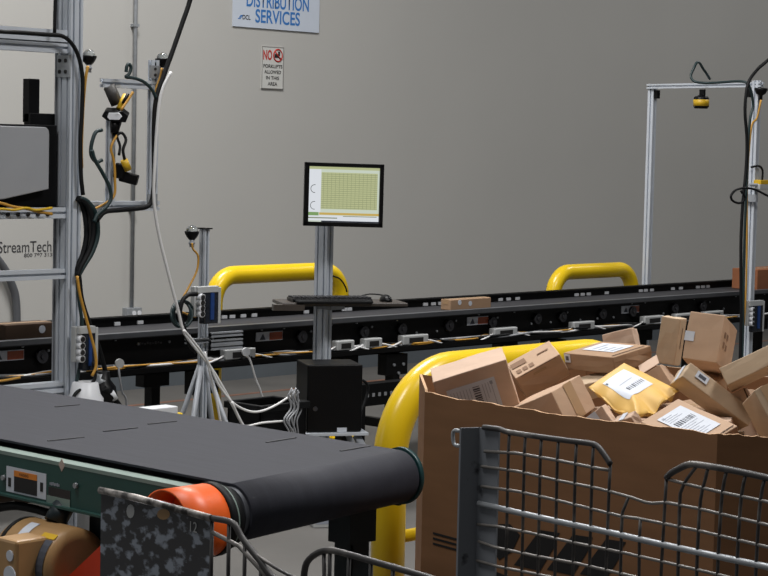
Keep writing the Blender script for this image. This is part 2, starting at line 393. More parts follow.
# round reflectors on stalks
def round_reflector(px, py, yy, label, m_, cab):
    p = ony(px, py, yy); t = thing('round_reflector', label, 'reflector', (p.x, yy, 0))
    b = nb(); cyl(b, p, p + V((.004, .012, 0)), .0225, 24); link('disc', b, WHITE if m_ else CREAM, t)
    b = nb(); tube(b, [p + V((.0, .01, -.015))] + [ony(*q, yy) for q in cab[:-1]] + [V((ony(*cab[-1], yy).x, yy, .01))], .0055, 8, 4); link('stalk', b, WHITEC if m_ else GREYC, t)
round_reflector(120, 363.5, 7.55, 'grey disc reflector on a thin stalk near the slotted gantry post', 0, [(119, 372), (122, 392), (127, 410), (129, 424)])
round_reflector(246.5, 352, 7.5, 'white disc reflector with a white cable hanging in front of the black conveyor', 1, [(250, 360), (256, 380), (264, 402), (290, 425)])

def carton(label, lo, hi, m_, group=None, lab=None):
    t = thing('cardboard_box', label, 'box', ((lo[0] + hi[0]) / 2, (lo[1] + hi[1]) / 2, lo[2]), group)
    b = nb(); span(b, lo, hi); link('carton', b, m_, t, bevel=.004)
    b = nb(); ym = (lo[1] + hi[1]) / 2; span(b, (lo[0] - .0012, ym - .022, hi[2] - .03), (hi[0] + .0012, ym + .022, hi[2] + .0012)); link('tape', b, TAPE, t)
    for (u, v, s) in (lab or []):
        b = nb(); x = lo[0] + (hi[0] - lo[0]) * u; z = lo[2] + (hi[2] - lo[2]) * v; cyl(b, (x, lo[1] - .0015, z), (x, lo[1], z), s, 14); link('sticker', b, PAPER, t)
    return t
zt = CZ - .0148
xa, xb = ony(450.5, 308, 8.02).x, ony(491, 306, 8.02).x
carton('small brown box lying alone on the black conveyor right of the keyboard', (xa, 8.02, zt), (xb, 8.10, zt + .065), CB[3], lab=[(.22, .7, .016), (.48, .55, .016)])
xa = ony(757, 290, 8.0).x
carton('brown box on the black conveyor at the right edge behind the aluminium arch', (xa, 8.0, zt), (xa + .5, 8.22, zt + .15), cardboard('reddish_board', (140, 90, 62)))
xa, xb = ony(5, 340, 8.0).x, ony(48, 340, 8.0).x
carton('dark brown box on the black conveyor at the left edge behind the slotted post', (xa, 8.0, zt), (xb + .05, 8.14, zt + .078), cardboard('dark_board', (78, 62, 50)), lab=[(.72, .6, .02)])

# ------------------------------------------------------------------ arch over the conveyor (right)
pf, pn = ony(648, 200, 8.6), ony(750, 200, 7.55); ztop = 2.345
ar = thing('aluminium_arch', 'tall aluminium arch spanning the black conveyor at right', 'frame', (pn.x, pn.y, 0))
fx = 12.02; nx = ony(752, 200, 7.55).x
b = nb(); extr(b, (fx + .03, 8.6, 0), (fx + .03, 8.6, ztop), .045, .05); link('upright', b, ALU, ar)
b = nb(); extr(b, (nx + .01, 7.55, 0), (nx + .01, 7.55, ztop + .01), .045, .05); link('upright', b, ALU, ar)
b = nb(); extr(b, (fx + .02, 8.63, ztop - .018), (nx, 7.5, ztop - .018), .04, .034); link('top_beam', b, ALU, ar)
b = nb(); box(b, (fx + .03, 8.56, ztop - .075), (.035, .03, .06)); link('corner_bracket', b, BLKPL, ar)
b = nb(); box(b, (nx, 7.60, ztop - .075), (.035, .03, .06)); link('corner_bracket', b, BLKPL, ar)
b = nb(); box(b, (nx - .03, 7.55, ony(752, 198, 7.55).z), (.02, .12, .05)); link('crossbar_plate', b, ALUD, ar)
# scanner hanging from beam
bp = V((fx + (nx - fx) * .50, 8.645 - (1.145) * .50, ztop - .045))
sn = thing('laser_sensor', 'yellow and black scanner hanging below the beam of the right arch', 'sensor', bp - Z * .135)
b = nb(); lathe(b, bp - Z * .135, [(.045, 0), (.055, .012), (.055, .075), (.045, .085)], 8); link('housing', b, BLKPL, sn)
b = nb(); lathe(b, bp - Z * .117, [(.0565, 0), (.0565, .045)], 8); link('yellow_band', b, SENSY, sn)
b = nb(); box(b, bp - Z * .025 + X * .01, (.02, .04, .05)); box(b, bp - Z * .048, (.05, .03, .01)); link('bracket', b, BLKPL, sn)
AP = 7.5
def cable(name, label, pts, y, r, m_, cat='cable', sm=5, group=None, end=None):
    b = nb(); P = [ony(px, py, y + (q[0] if q else 0)) for px, py, *q in pts]
    if end: P.append(V(end))
    tube(b, P, r, 8, sm); return tag(link(name, b, m_), label, cat, group)
cable('power_cable', 'thick black cable from upper right dropping down the near upright of the arch',
      [(900, -400), (840, -60), (790, 38), (768, 60), (757, 70), (748, 84), (745, 110), (747, 140), (746, 170), (743, 200), (741, 240), (741, 290), (741, 330)], 7.45, .011, BLKRUB, end=(ony(741, 340, 7.45).x, 7.45, .02))
cable('signal_cable', 'dark cable along the beam of the right arch with a pointed loop above the scanner',
      [(710, 79, .55), (704, 70, .55), (698, 62, .55), (693, 70, .55), (691, 77, .55), (696, 82, .5), (712, 83, .4), (742, 81.5, .05), (750, 88), (753, 105), (750, 120), (748, 150), (746, 200), (744, 260), (743, 330)], 7.47, .009, TEALC, end=(ony(743, 340, 7.47).x, 7.47, .02))
cable('sensor_cable', 'yellow cable running down the near upright of the right arch', [(761, 100), (757, 118), (752, 125), (749, 150), (747, 185), (747, 240), (746, 290), (744, 325)], 7.48, .007, AMBER)
pn2 = ony(761, 91, 7.5)
lp = thing('beacon_sensor', 'small black round sensor beside the top of the right arch upright', 'sensor', pn2 - Z * .03)
b = nb(); lathe(b, pn2 - Z * .03, [(.012, -.03), (.012, 0), (.03, .01), (.045, .035), (.045, .05)], 12); link('cup', b, BLKPL, lp)
b = nb(); tube(b, [pn2 - Z * .05, V((nx + .02, 7.53, pn2.z - .05))], .006, 6); link('bracket', b, BLKPL, lp)
cable('coiled_cable', 'tangled black cable loop clipped to the right arch at mid height', [(768, 196), (756, 190), (746, 188), (736, 190), (731, 196), (733, 201), (740, 203), (745, 198), (741, 191)], 7.42, .008, BLKRUB)
px = ony(762, 185, 7.5)
jb = thing('barcode_reader', 'small scanner head with grey front and yellow cable at the right edge', 'sensor', px - Z * .03)
b = nb(); box(b, px - Z * .012, (.14, .06, .035)); link('body', b, CREAM, jb, bevel=.004)
b = nb(); box(b, px + V((0, 0, .02)), (.12, .06, .03)); link('yellow_top', b, SENSY, jb, bevel=.004)
b = nb(); tube(b, [px + V((.0, 0, .03)), px + V((.0, 0, .1)), px + V((-.05, 0, .13)), px + V((-.1, .03, .12))], .008, 6, 4); link('lead', b, BLKRUB, jb)
b = nb(); tube(b, [px - X * .16, px + X * .25], .012, 6); link('mount_bar', b, ALUD, jb)
def junction(px0, py0, px1, py1, y, label, legs=None):
    a, c = ony(px0, py1, y), ony(px1, py0, y); t = thing('junction_box', label, 'junction box', (a.x, y, a.z))
    wd, h = c.x - a.x, c.z - a.z
    b = nb(); span(b, (a.x + wd * .35, y, a.z), (c.x, y + .04, c.z)); link('enclosure', b, mat('smoked_box', (34, 38, 46), .2, var=.4, scale=60) if 'smoked_box' not in bpy.data.materials else bpy.data.materials['smoked_box'], t, bevel=.008)
    b = nb(); span(b, (a.x + wd * .6, y - .006, a.z + h * .12), (a.x + wd * .74, y, a.z + h * .85)); link('blue_strip', b, BLUEC, t)
    b = nb(); span(b, (a.x, y + .01, a.z + h * .22), (a.x + wd * .34, y + .04, c.z + .006)); span(b, (a.x + .01, y - .004, c.z - h * .14), (c.x - .01, y + .03, c.z + .006)); span(b, (c.x - .012, y - .006, a.z), (c.x + .004, y + .0, c.z)); link('white_frame', b, CREAM, t, bevel=.006)
    for k in range(4):
        z = a.z + h * (.3 + .15 * k); b = nb(); cyl(b, (a.x + wd * .17, y + .01, z), (a.x + wd * .17, y - .02, z), .017, 12); cn = link('connector', b, WHITE, t)
        b = nb(); cyl(b, (a.x + wd * .17, y - .02, z), (a.x + wd * .17, y - .024, z), .012, 10); link('socket', b, INK, cn)
    return t
junction(748, 301, 764, 333, 7.46, 'white and black junction box with round sockets on the right arch upright')

# ------------------------------------------------------------------ monitor stand
SY = 7.3; mp = ony(323, 300, SY)
ms = thing('monitor_stand', 'slotted aluminium monitor stand with keyboard tray and low shelf', 'stand', (mp.x, SY, 0))
b = nb(); extr(b, (mp.x, SY, .06), (mp.x, SY, ony(324, 215, SY).z), .045, .09); link('post', b, ALU, ms)
shz = ony(332, 430, SY - .2).z
wd = (r0 * .966 + V((cos(AZ), sin(AZ), 0)) * .26).normalized()   # desk direction: nearly across the view
dp = V((-wd.y, wd.x, 0))
def orient(u, v, n): return M(((u.x, v.x, n.x), (u.y, v.y, n.y), (u.z, v.z, n.z)))
DR = orient(wd, dp, Z)
pc = ony(330, 428, SY - .2); 
b = nb(); box(b, V((pc.x, pc.y, shz)), (.33, .30, .016), DR); link('shelf', b, ALU, ms, bevel=.002)
for s in (-1, 1):
    for q in (-1, 1):
        a = V((pc.x, pc.y, shz - .01)) + wd * .11 * s + dp * .11 * q; e = V((pc.x, pc.y, .02)) + wd * .3 * s + dp * .26 * q
        b = nb(); tube(b, [a, e], .022, 4); lg = link('leg', b, ALUD, ms)
        b = nb(); cyl(b, e - Z * .02, e + Z * .005, .035, 12); link('foot', b, BLKRUB, lg)
b = nb(); span(b, (mp.x - .2, SY - .03, .0), (mp.x + .2, SY + .03, .065)); span(b, (mp.x - .03, SY - .2, .0), (mp.x + .03, SY + .2, .065)); link('cross_foot', b, ALUD, ms)
tz = ony(330, 301, SY - .1).z - .012
tl, tr_ = ony(271, 303, SY - .2), ony(407, 297, SY - .2)
tc_ = V((mp.x, SY, tz)) - dp * .16; 
pcx = ony(340, 300, SY - .1); tcen = V((pcx.x, pcx.y, tz)) - dp * .0
b = nb(); box(b, tcen, (.66, .26, .018), DR); link('keyboard_tray', b, BROWNT, ms, bevel=.004)
b = nb(); box(b, tcen - dp * .125 + wd * -.3 - Z * .014, (.16, .05, .03), DR); link('tray_lip', b, BROWNT, ms)
b = nb(); box(b, V((mp.x, SY - .06, tz - .02)), (.1, .1, .03), None); link('tray_bracket', b, ALUD, ms)
# keyboard
kb = thing('keyboard', 'black computer keyboard on the tray below the monitor', 'keyboard', tcen + Z * .009)
kc = tcen - wd * .06 - dp * .02 + Z * .0185
b = nb(); box(b, kc, (.42, .15, .018), DR); link('keyboard_case', b, BLKPL, kb, bevel=.004)
b = nb()
for i in range(17):
    for j in range(5): box(b, kc + wd * (-.195 + .0244 * i) + dp * (-.055 + .027 * j) + Z * .0125, (.019, .021, .008), DR)
link('keys', b, mat('keycap', (34, 34, 38), .5), kb)['kind'] = 'stuff'
b = nb(); box(b, kc - wd * .0 - dp * .1 + Z * -.004, (.40, .06, .014), DR); link('wrist_rest', b, BLKRUB, kb, bevel=.005)
mc = tcen + wd * .24 - dp * .02 + Z * .0095
mo = thing('computer_mouse', 'black computer mouse on the right end of the keyboard tray', 'mouse', mc)
b = nb(); bmesh.ops.create_uvsphere(b, u_segments=16, v_segments=10, radius=1)
for v in b.verts: v.co = mc + DR @ V((v.co.x * .032, v.co.y * .055, max(0, v.co.z) * .036))
link('shell', b, BLKPL, mo, smooth=True)
b = nb(); tube(b, [mc + dp * .05 + Z * .012, mc + dp * .1 + wd * .03 + Z * .02, mc + dp * .1 - wd * .06 + Z * .03, mc + dp * .085 - wd * .14 + Z * .012], .004, 6, 4); link('lead', b, BLKRUB, mo)
cable('thin_wire_loop', 'thin black wire arching from the monitor post down to the keyboard tray', [(333, 276), (340, 279), (345, 286), (347, 292)], SY - .05, .004, BLKRUB)
# monitor
ml, mr_ = ony(303, 194, SY - .1), None
D0 = 10.2
mcn = EYE + ray(343.5, 195) * D0 * .997
cw = (mcn - EYE)
mw = (r0 * .985 + V((cos(AZ), sin(AZ), 0)) * .17).normalized(); mu = (Z * .996 - V((-mw.y, mw.x, 0)) * (-.06)).normalized(); mu = (Z + mw * .045 + V((-mw.y, mw.x, 0)) * .03).normalized(); mn = mw.cross(mu).normalized(); mu = mn.cross(mw)
RT = orient(mw, mu, mn)
lean = M.Rotation(radians(-.6), 3, mn); RT = lean @ RT; mw, mu = RT @ X, RT @ Y
mon = thing('monitor', 'flat black monitor showing a pale green table on the aluminium post', 'monitor', mcn - mu * .17)
Wm, Hm = .407, .322
b = nb()
for (cx_, cy_, sx_, sy_) in ((0, Hm / 2 - .009, Wm, .018), (0, -Hm / 2 + .011, Wm, .022), (-Wm / 2 + .012, 0, .024, Hm), (Wm / 2 - .010, 0, .02, Hm)):
    box(b, mcn + mw * cx_ + mu * cy_ + mn * .004, (sx_, sy_, .03), RT)
link('bezel', b, BLKPL, mon, bevel=.002)
b = nb(); box(b, mcn - mn * .03, (Wm - .02, Hm - .02, .05), RT); box(b, mcn - mn * .06 - mu * .02, (.12, .12, .05), RT); link('back_shell', b, BLKPL, mon, bevel=.005)
SW, SH = Wm - .037, Hm - .04
b = nb(); box(b, mcn - mn * .003, (SW, SH, .004), RT); scn = link('screen', b, SCREEN, mon)
def sq(name, u0_, u1_, v0_, v1_, m_, lift=.0005):
    b = nb(); box(b, mcn + mw * SW * ((u0_ + u1_) / 2 - .5) + mu * SH * ((v0_ + v1_) / 2 - .5) + mn * (-.001 + lift), (SW * (u1_ - u0_), SH * (v1_ - v0_), .0004), RT); return link(name, b, m_, scn)
sq('side_panel', 0, .185, .18, .95, SCRW); sq('table_area', .19, .97, .24, .9, SCRG); sq('title_bar', 0, 1, .955, 1, SCRG, .0007)
sq('orange_bar', .17, 1, .135, .175, SCRO); sq('status_panel', .0, 1, .03, .125, SCRW, .0006); sq('green_cells', 0, .16, .12, .18, SCRK if 0 else mat('screen_green', (150, 190, 120), .3, emit=.6), .0008)
sq('task_bar', .2, 1, 0, .03, mat('screen_taskbar', (50, 60, 80), .3, emit=.3), .0009)
sq('text_line', .0, .42, .07, .088, SCRL, .0009); sq('text_line', .5, .97, .108, .12, SCRL, .0009)
b = nb()
for k in range(17): box(b, mcn + mw * SW * .08 + mu * SH * (.26 + .038 * k - .5) - mn * .0002, (SW * .78, .0016, .0004), RT)
for k in range(14): box(b, mcn + mw * SW * (.22 + .055 * k - .5) + mu * SH * .07 - mn * .0002, (.0012, SH * .64, .0004), RT)
link('grid_lines', b, SCRL, scn)
for v_ in (.3, .6):
    b = nb(); cc = mcn + mw * SW * (.1 - .5) + mu * SH * (v_ - .5)
    tube(b, [cc + (mw * cos(t) + mu * sin(t)) * .02 for t in [radians(80 + 14 * k) for k in range(15)]], .0015, 4); link('gauge_arc', b, SCRK, scn)
b = nb(); pm = V((mp.x, SY, mcn.z - .02)); tube(b, [mcn - mn * .07, V((mp.x, SY - .04, mcn.z - .03))], .02, 8); box(b, V((mp.x, SY - .035, mcn.z - .05)), (.06, .02, .1)); link('mount', b, BLKPL, mon)
# PC tower on low shelf
pcb = V((pc.x, pc.y, shz + .0085)) - wd * .01
t = thing('computer_tower', 'black computer tower standing on the low shelf of the monitor stand', 'computer', pcb)
b = nb(); box(b, pcb + Z * .172, (.285, .26, .34), DR); link('case', b, BLKPL, t, bevel=.006)
b = nb(); box(b, pcb + Z * .012 + wd * .04 - dp * .1315, (.05, .003, .022), DR); link('white_tag', b, PAPER, t)
b = nb(); cyl(b, pcb + Z * .12 - wd * .1 - dp * .13, pcb + Z * .12 - wd * .1 - dp * .134, .012, 12); link('round_badge', b, mat('dark_badge', (50, 50, 54), .3), t)

# ------------------------------------------------------------------ tripod stand with junction box
TY = 7.25; tp = ony(203.5, 300, TY)
ts = thing('sensor_stand', 'slim aluminium stand on splayed legs left of the monitor stand', 'stand', (tp.x, TY, 0))
b = nb(); extr(b, (tp.x, TY, .05), (tp.x, TY, ony(204, 229, TY).z), .03, .04); link('post', b, ALU, ts)
b = nb(); box(b, (tp.x, TY, ony(204, 229, TY).z + .003), (.05, .06, .006)); link('cap', b, BLKPL, ts)
kz = ony(202, 366, TY).z
for dx, dy in ((-.24, -.12), (.24, .1), (-.1, .24), (.16, -.22)):
    b = nb(); e = V((tp.x + dx * 1.1, TY + dy * 1.1, .02)); tube(b, [(tp.x + dx * .06, TY + dy * .06, kz), e], .017, 4); lg = link('leg', b, ALUD, ts)
    b = nb(); cyl(b, e - Z * .02, e + Z * .004, .025, 10); link('foot', b, BLKRUB, lg)
b = nb()
for k, zp in enumerate((333, 340.5, 345.5)):
    z = ony(222, zp, TY).z; extr(b, (tp.x, TY - .05, z), (tp.x + .21, TY - .05, z), .022, .024)
link('side_bars', b, ALUD, ts)
zz = ony(185, 341, TY).z
b = nb(); extr(b, (tp.x - .13, TY - .03, zz), (tp.x, TY - .03, zz), .03, .025); link('side_arm', b, ALUD, ts)
junction(195.5, 287, 220, 325, TY - .13, 'clear fronted junction box with white sockets and blue strip on the slim stand')
def lamp(px, py, y, label, group='dome topped sensor lamps', arm=None):
    p = ony(px, py, y); t = thing('dome_lamp', label, 'sensor lamp', p - Z * .06, group)
    if arm is not None: b = nb(); tube(b, [p - Z * .01, V((arm, y, p.z - .03))], .012, 6); link('arm', b, BLKPL, t)
    b = nb(); lathe(b, p, [(.014, -.04), (.026, -.026), (.035, -.008), (.036, 0), (.034, .002)], 6); link('cup', b, BLKPL, t)
    b = nb(); lathe(b, p + Z * .002, [(.028, 0), (.027, .012), (.018, .024), (.004, .029)], 16); link('dome', b, CLEAR, t)
    b = nb(); cyl(b, p - Z * .03, p - Z * .075, .012, 10); cyl(b, p - Z * .05, p - Z * .06, .016, 10); link('neck', b, ALUD, t)
    return t
lamp(192, 231.5, TY - .02, 'dome topped sensor lamp at the head of the slim stand')
cable('sensor_cable', 'thin yellow cable hanging from the dome lamp of the slim stand', [(192, 243), (193, 249), (198, 256), (197, 270), (190, 285), (183, 298), (180, 310), (184, 313), (196, 317)], TY - .06, .005, AMBER)
b = nb(); pth = []
for k in range(34):
    a = k * 2 * pi / 11; pth.append(ony(180 + 9.5 * cos(a) + k * .12, 314 + 13 * sin(a), TY - .12 + .02 * sin(k)))
tube(b, pth, .007, 6, 3); tag(link('cable_coil', b, TEALC), 'coil of dark green cable hanging beside the clear junction box', 'cable')
cable('connector_cable', 'thick black cable plugged into the clear junction box on the slim stand', [(197, 294), (188, 295), (182, 302), (180, 315), (184, 328), (190, 345), (196, 352)], TY - .16, .011, BLKRUB)
# white cables
cable('long_white_cable', 'long white cable swooping from the hanging bracket down past the slim stand', [(171, 72), (163, 88), (158.5, 110), (155, 160), (154, 200), (159, 235), (168, 272), (178, 310), (184, 332), (197, 350), (211, 368), (222, 386), (232, 404), (240, 420), (246, 430)], 7.05, .0075, WHITEC)
cable('slack_white_cable', 'slack white cable drooping between the slim stand and the computer tower', [(184, 330), (197, 346), (208, 362), (218, 384), (232, 402), (248, 411), (262, 411), (278, 404), (290, 396)], 7.0, .006, WHITEC)
cable('white_cable', 'white cable falling straight from the slim stand to the grey belt', [(205, 352), (210, 374), (216, 398), (221, 424), (225, 440)], 7.02, .0055, WHITEC)
cable('floor_white_cable', 'white cable rising over the black crate toward the cable bundle', [(232, 402), (240, 420), (246, 426), (262, 423), (284, 421)], 6.98, .0055, WHITEC)
for k in range(6):
    cable('hanging_cable', 'pale cable in the bundle hanging left of the computer tower', [(292 + k * 1.4, 388 + 2 * (k % 3)), (289 + k * 2.2 - 3 * (k % 2), 396), (291 + k * 1.3 + 2 * (k % 3), 408), (284 + k * 2.6, 420), (289 + k * 1.2 + 3 * (k % 2), 432), (288 + k * 2, 440)], 6.93 + k * .02, .0045, GREYC, group='pale cables bundled left of the computer tower')
# black crate on the floor
ca, cb_ = onz(226, 404, .45), None
cp = ony(267, 410, 7.15); cz0 = ony(263, 402, 7.15).z
t = thing('black_crate', 'black plastic crate with a rim between the two aluminium stands', 'crate', (cp.x, 7.15, 0))
hx, hy = .155, .12
b = nb()
for (p, q) in (((-hx, -hy), (hx, -hy + .012)), ((-hx, hy - .012), (hx, hy)), ((-hx, -hy), (-hx + .012, hy)), ((hx - .012, -hy), (hx, hy))):
    span(b, (cp.x + p[0], 7.15 + p[1], 0.0), (cp.x + q[0], 7.15 + q[1], cz0))
span(b, (cp.x - hx, 7.15 - hy, 0), (cp.x + hx, 7.15 + hy, .012)); link('tub', b, BLKPL, t)
b = nb()
for (p, q) in (((-hx - .015, -hy - .015), (hx + .015, -hy + .012)), ((-hx - .015, hy - .012), (hx + .015, hy + .015)), ((-hx - .015, -hy), (-hx + .012, hy)), ((hx - .012, -hy), (hx + .015, hy))):
    span(b, (cp.x + p[0], 7.15 + p[1], cz0 - .03), (cp.x + q[0], 7.15 + q[1], cz0 + .004))
link('rim', b, BLKRUB, t, bevel=.004)
# slotted black channel to the right of the tower
a = ony(357, 388, 7.5); a2 = ony(389, 392, 7.5)
t = thing('cable_channel', 'black slotted channel standing on posts behind the computer tower', 'cable channel', (a.x, 7.5, 0))
b = nb(); span(b, (a.x, 7.46, a.z - .10), (a.x + .42, 7.54, a.z + .02)); link('channel', b, BLACK, t)
b = nb()
for k in range(8): span(b, (a.x + .03 + .048 * k, 7.457, a.z - .05), (a.x + .05 + .048 * k, 7.4595, a.z - .03))
link('slots', b, GREYC, t)['kind'] = 'stuff'
for dx in (.04, .38):
    b = nb(); span(b, (a.x + dx - .015, 7.485, 0), (a.x + dx + .015, 7.515, a.z - .1)); link('leg', b, BLACK, t)
cable('tower_lead', 'black lead looping from the computer tower back to the slotted channel', [(357, 381), (364, 381), (368, 388), (366, 398), (362, 410), (358, 424), (356, 436)], 7.3, .008, BLKRUB)
# white and yellow box on the floor
wb = ony(166, 408, 6.6); wl, wr = ony(149, 410, 6.5).x, ony(178, 412, 6.5).x
t = thing('white_floor_unit', 'white cabinet with a yellow end standing just behind the grey belt', 'cabinet', ((wl + wr) / 2, 6.6, 0))
b = nb(); span(b, (wl, 6.5, 0), (wr, 6.58, wb.z + .02)); link('body', b, WHITE, t, bevel=.004)
b = nb(); span(b, (wr, 6.505, .05), (wr + .035, 6.575, wb.z - .012)); link('yellow_end', b, YEL, t, bevel=.006)
b = nb(); span(b, (wl + .08, 6.494, wb.z - .04), (wl + .12, 6.5, wb.z - .03)); link('latch', b, INK, t)
fb = onz(322, 526, 0); t = thing('paper_box', 'small white box on the floor seen below the end of the grey belt', 'box', (fb.x, fb.y, 0))
b = nb(); box(b, V((fb.x, fb.y, .035)), (.11, .09, .07), DR); link('box_body', b, CREAM, t, bevel=.003)
b = nb(); box(b, V((fb.x, fb.y, .0355)) - dp * .0455, (.08, .002, .035), DR); link('print_panel', b, PRINTL, t)

# ------------------------------------------------------------------ left aluminium gantry
GY = 7.3; gp = ony(68, 300, GY); gx = gp.x
gt = thing('slotted_gantry', 'tall slotted aluminium gantry with shelves at the left edge', 'frame', (gx, GY, 0))
b = nb(); extr(b, (gx, GY, .0), (gx, GY, 3.1), .07, .085); link('main_post', b, ALU, gt)
b = nb(); extr(b, (gx - .012, GY + .06, .0), (gx - .012, GY + .06, 3.1), .04, .03); link('rear_post', b, ALUD, gt)
def gz(px, py): return ony(px, py, GY).z
lx = gx - 1.6
for nm, za, hh in (('beam', gz(40, 35.5), .06), ('beam', gz(40, 46.5), .05), ('shelf_beam', gz(25, 213), .05), ('lower_beam', gz(25, 275), .045), ('base_beam', gz(20, 390), .05)):
    b = nb(); extr(b, (lx, GY, za), (gx - .03, GY, za), .045, hh); link(nm, b, ALU, gt)
b = nb(); extr(b, (lx, GY, 0), (lx, GY, 3.1), .075, .09); link('main_post', b, ALU, gt)
za = gz(60, 66)
b = nb(); span(b, (gx - .0450, GY - .045, za - .05), (gx - .0353, GY + .045, za + .05)); pl2 = link('corner_plate', b, GALV, gt)
for dy in (-.022, .022):
    for dz in (-.025, .025):
        b = nb(); cyl(b, (gx - .045, GY + dy, za + dz), (gx - .050, GY + dy, za + dz), .009, 10); link('bolt', b, INK, pl2)
b = nb(); zsf = gz(25, 206); span(b, (lx, GY - .02, zsf - .012), (gx - .04, GY + .36, zsf - .004)); link('shelf', b, BLACK, gt)
b = nb(); zs = gz(25, 214)
for k in range(10): cyl(b, (gx - .14 - .055 * k, GY - .023, zs), (gx - .14 - .055 * k, GY - .03, zs), .010, 10)
link('shelf_holes', b, INK, gt)['kind'] = 'stuff'
# bracket arm frame to the right of the post
def gq(px, py, dy=0): return ony(px, py, GY + dy)
az_, bz = gq(113, 206).z, gq(125, 84).z
xr = gq(152.5, 150).x; xi = gq(109, 160).x; xl = gq(102, 84).x
br = thing('bracket_frame', 'aluminium bracket frame reaching out to the right of the gantry post', 'frame', (gx + .05, GY, az_))
b = nb(); extr(b, (gx + .0385, GY, az_), (xr + .03, GY, az_), .045, .045); link('lower_arm', b, ALU, br)
b = nb(); extr(b, (xr, GY, az_ + .0), (xr, GY, gq(152, 60).z), .045, .03); link('upright', b, ALU, br)
b = nb(); extr(b, (xl, GY, bz), (xr, GY, bz), .035, .04); link('upper_arm', b, ALU, br)
b = nb(); extr(b, (xi, GY - .01, az_), (xi, GY - .01, gq(109, 117).z), .035, .03); link('inner_post', b, ALU, br)
for (px, py) in ((148.5, 200), (151, 72)):
    p = gq(px, py); b = nb(); span(b, (p.x - .03, GY - .03, p.z - .03), (p.x + .03, GY - .0235, p.z + .03)); pl = link('corner_plate', b, GALV, br)
    b = nb()
    for dz in (-.014, .014): cyl(b, (p.x, GY - .03, p.z + dz), (p.x, GY - .034, p.z + dz), .007, 8)
    link('bolt', b, INK, pl)
lamp(89, 56, GY, arm=gx, label= 'dome topped sensor lamp beside the tall gantry post, leftmost of the three')
lamp(162.5, 59, GY, arm=xr, label= 'dome topped sensor lamp at the top of the bracket upright, under the thick black cable')
# upper scanner
p = gq(115.5, 115.5, -.05)
s1 = thing('ring_scanner', 'black hexagonal scanner with a white face under the upper bracket arm', 'sensor', p - Z * .05)
RX = orient(r0, V((0, 0, 1)), -V((cos(AZ), sin(AZ), 0)))
fw_ = -V((cos(AZ), sin(AZ), 0)); fdn = (fw_ + Z * -.35).normalized()
b = nb()
prism(b, [(-.062, 0), (-.045, .028), (.035, .026), (.062, .005), (.05, -.026), (-.035, -.02)], p - fdn * .03, r0, Z, fdn, .05); link('hood', b, BLKPL, s1, bevel=.003)
b = nb(); prism(b, [(-.035, .0), (-.028, .02), (.02, .02), (.034, .004), (.02, -.012), (-.025, -.012)], p + fdn * .0205, r0, Z, fdn, .006); link('lens_face', b, WHITE, s1, bevel=.002)
b = nb(); a_ = gq(109, 86, -.02); tube(b, [a_, gq(117, 104, -.03)], .031, 4); link('mount_strut', b, mat('dark_grey_strut', (62, 60, 58), .5), s1)
b = nb(); tube(b, [gq(119, 109, -.06), gq(126, 95, -.06)], .015, 8); link('yellow_plug', b, SENSY, s1)
b = nb(); tube(b, [gq(123, 103, -.08), gq(128, 94, -.08)], .008, 8); link('black_plug', b, BLKPL, s1)
b = nb(); tube(b, [gq(116, 121, -.04), gq(114.5, 133, -.04)], [.028, .018], 8); tube(b, [gq(114.5, 133, -.04), V((xi + .01, GY - .03, gq(114, 135).z))], .01, 6); link('lower_socket', b, BLKPL, s1)
# second scanner
p = gq(127, 178, -.06)
s2 = thing('barcode_camera', 'black barcode camera with yellow plug on the inner bracket post', 'sensor', p - Z * .05)
RB = M.Rotation(radians(-14), 3, fw_) @ RX
b = nb(); box(b, gq(129, 178, -.06), (.085, .05, .06), RB); box(b, gq(120, 171, -.04), (.05, .07, .05), RB); link('camera_body', b, BLKPL, s2, bevel=.006)
b = nb(); tube(b, [gq(128, 170, -.08), gq(124, 160, -.08)], .018, 8); link('yellow_plug', b, SENSY, s2)
b = nb(); tube(b, [gq(125, 161, -.08), gq(123, 150, -.08), gq(126, 140, -.07), gq(122, 133, -.06), gq(117, 136, -.05), gq(120, 146, -.06), gq(119, 155, -.07)], .007, 6, 4); link('lead', b, BLKRUB, s2)
b = nb(); tube(b, [V((xi, GY - .03, gq(110, 168).z)), gq(120, 171, -.04)], .014, 6); link('mount', b, ALUD, s2)
# gantry cables
cable('sensor_cable', 'orange yellow cable dropping beside the tall gantry post from the lamp', [(88, 66), (86, 76), (84, 95), (82.5, 120), (81.5, 150), (82, 168)], GY - .05, .007, AMBER)
cable('scanner_cable', 'orange cable running down the inner bracket post to the lower arm', [(118, 134), (113, 142), (111, 150), (114, 162), (115, 180), (114, 196), (104, 204), (92, 210)], GY - .05, .006, AMBER)
cable('amber_cable', 'thin yellow cable leaning past the upper bracket arm', [(133, 92), (128, 100), (121, 110)], GY - .1, .006, AMBER)
cable('lamp_cable', 'yellow cable along the upright under the right lamp', [(162, 68), (160, 78), (156, 90), (154, 110)], GY - .06, .006, AMBER)
cable('thick_black_cable', 'thick black cable hanging from above and running down the bracket upright', [(250, -500), (215, -130), (196, -30), (190, 0), (182, 24), (173, 50), (164, 75), (156, 100), (154, 130), (154, 165), (153.5, 190), (150, 204), (141, 208), (120, 210), (105, 212), (97, 220)], GY - .09, .0115, BLKRUB)
cable('green_cable', 'dark green cable looping beside the inner bracket post', [(126, 72), (127, 66), (129, 64), (131, 68), (129, 74), (126, 77), (134, 78), (144, 82), (152, 90), (156, 98)], GY - .1, .008, TEALC)
cable('green_loop_cable', 'green cable bowing out left of the inner bracket post', [(102, 130), (96, 132), (92, 142), (91, 154), (96, 162), (102, 160)], GY - .08, .009, TEALC)
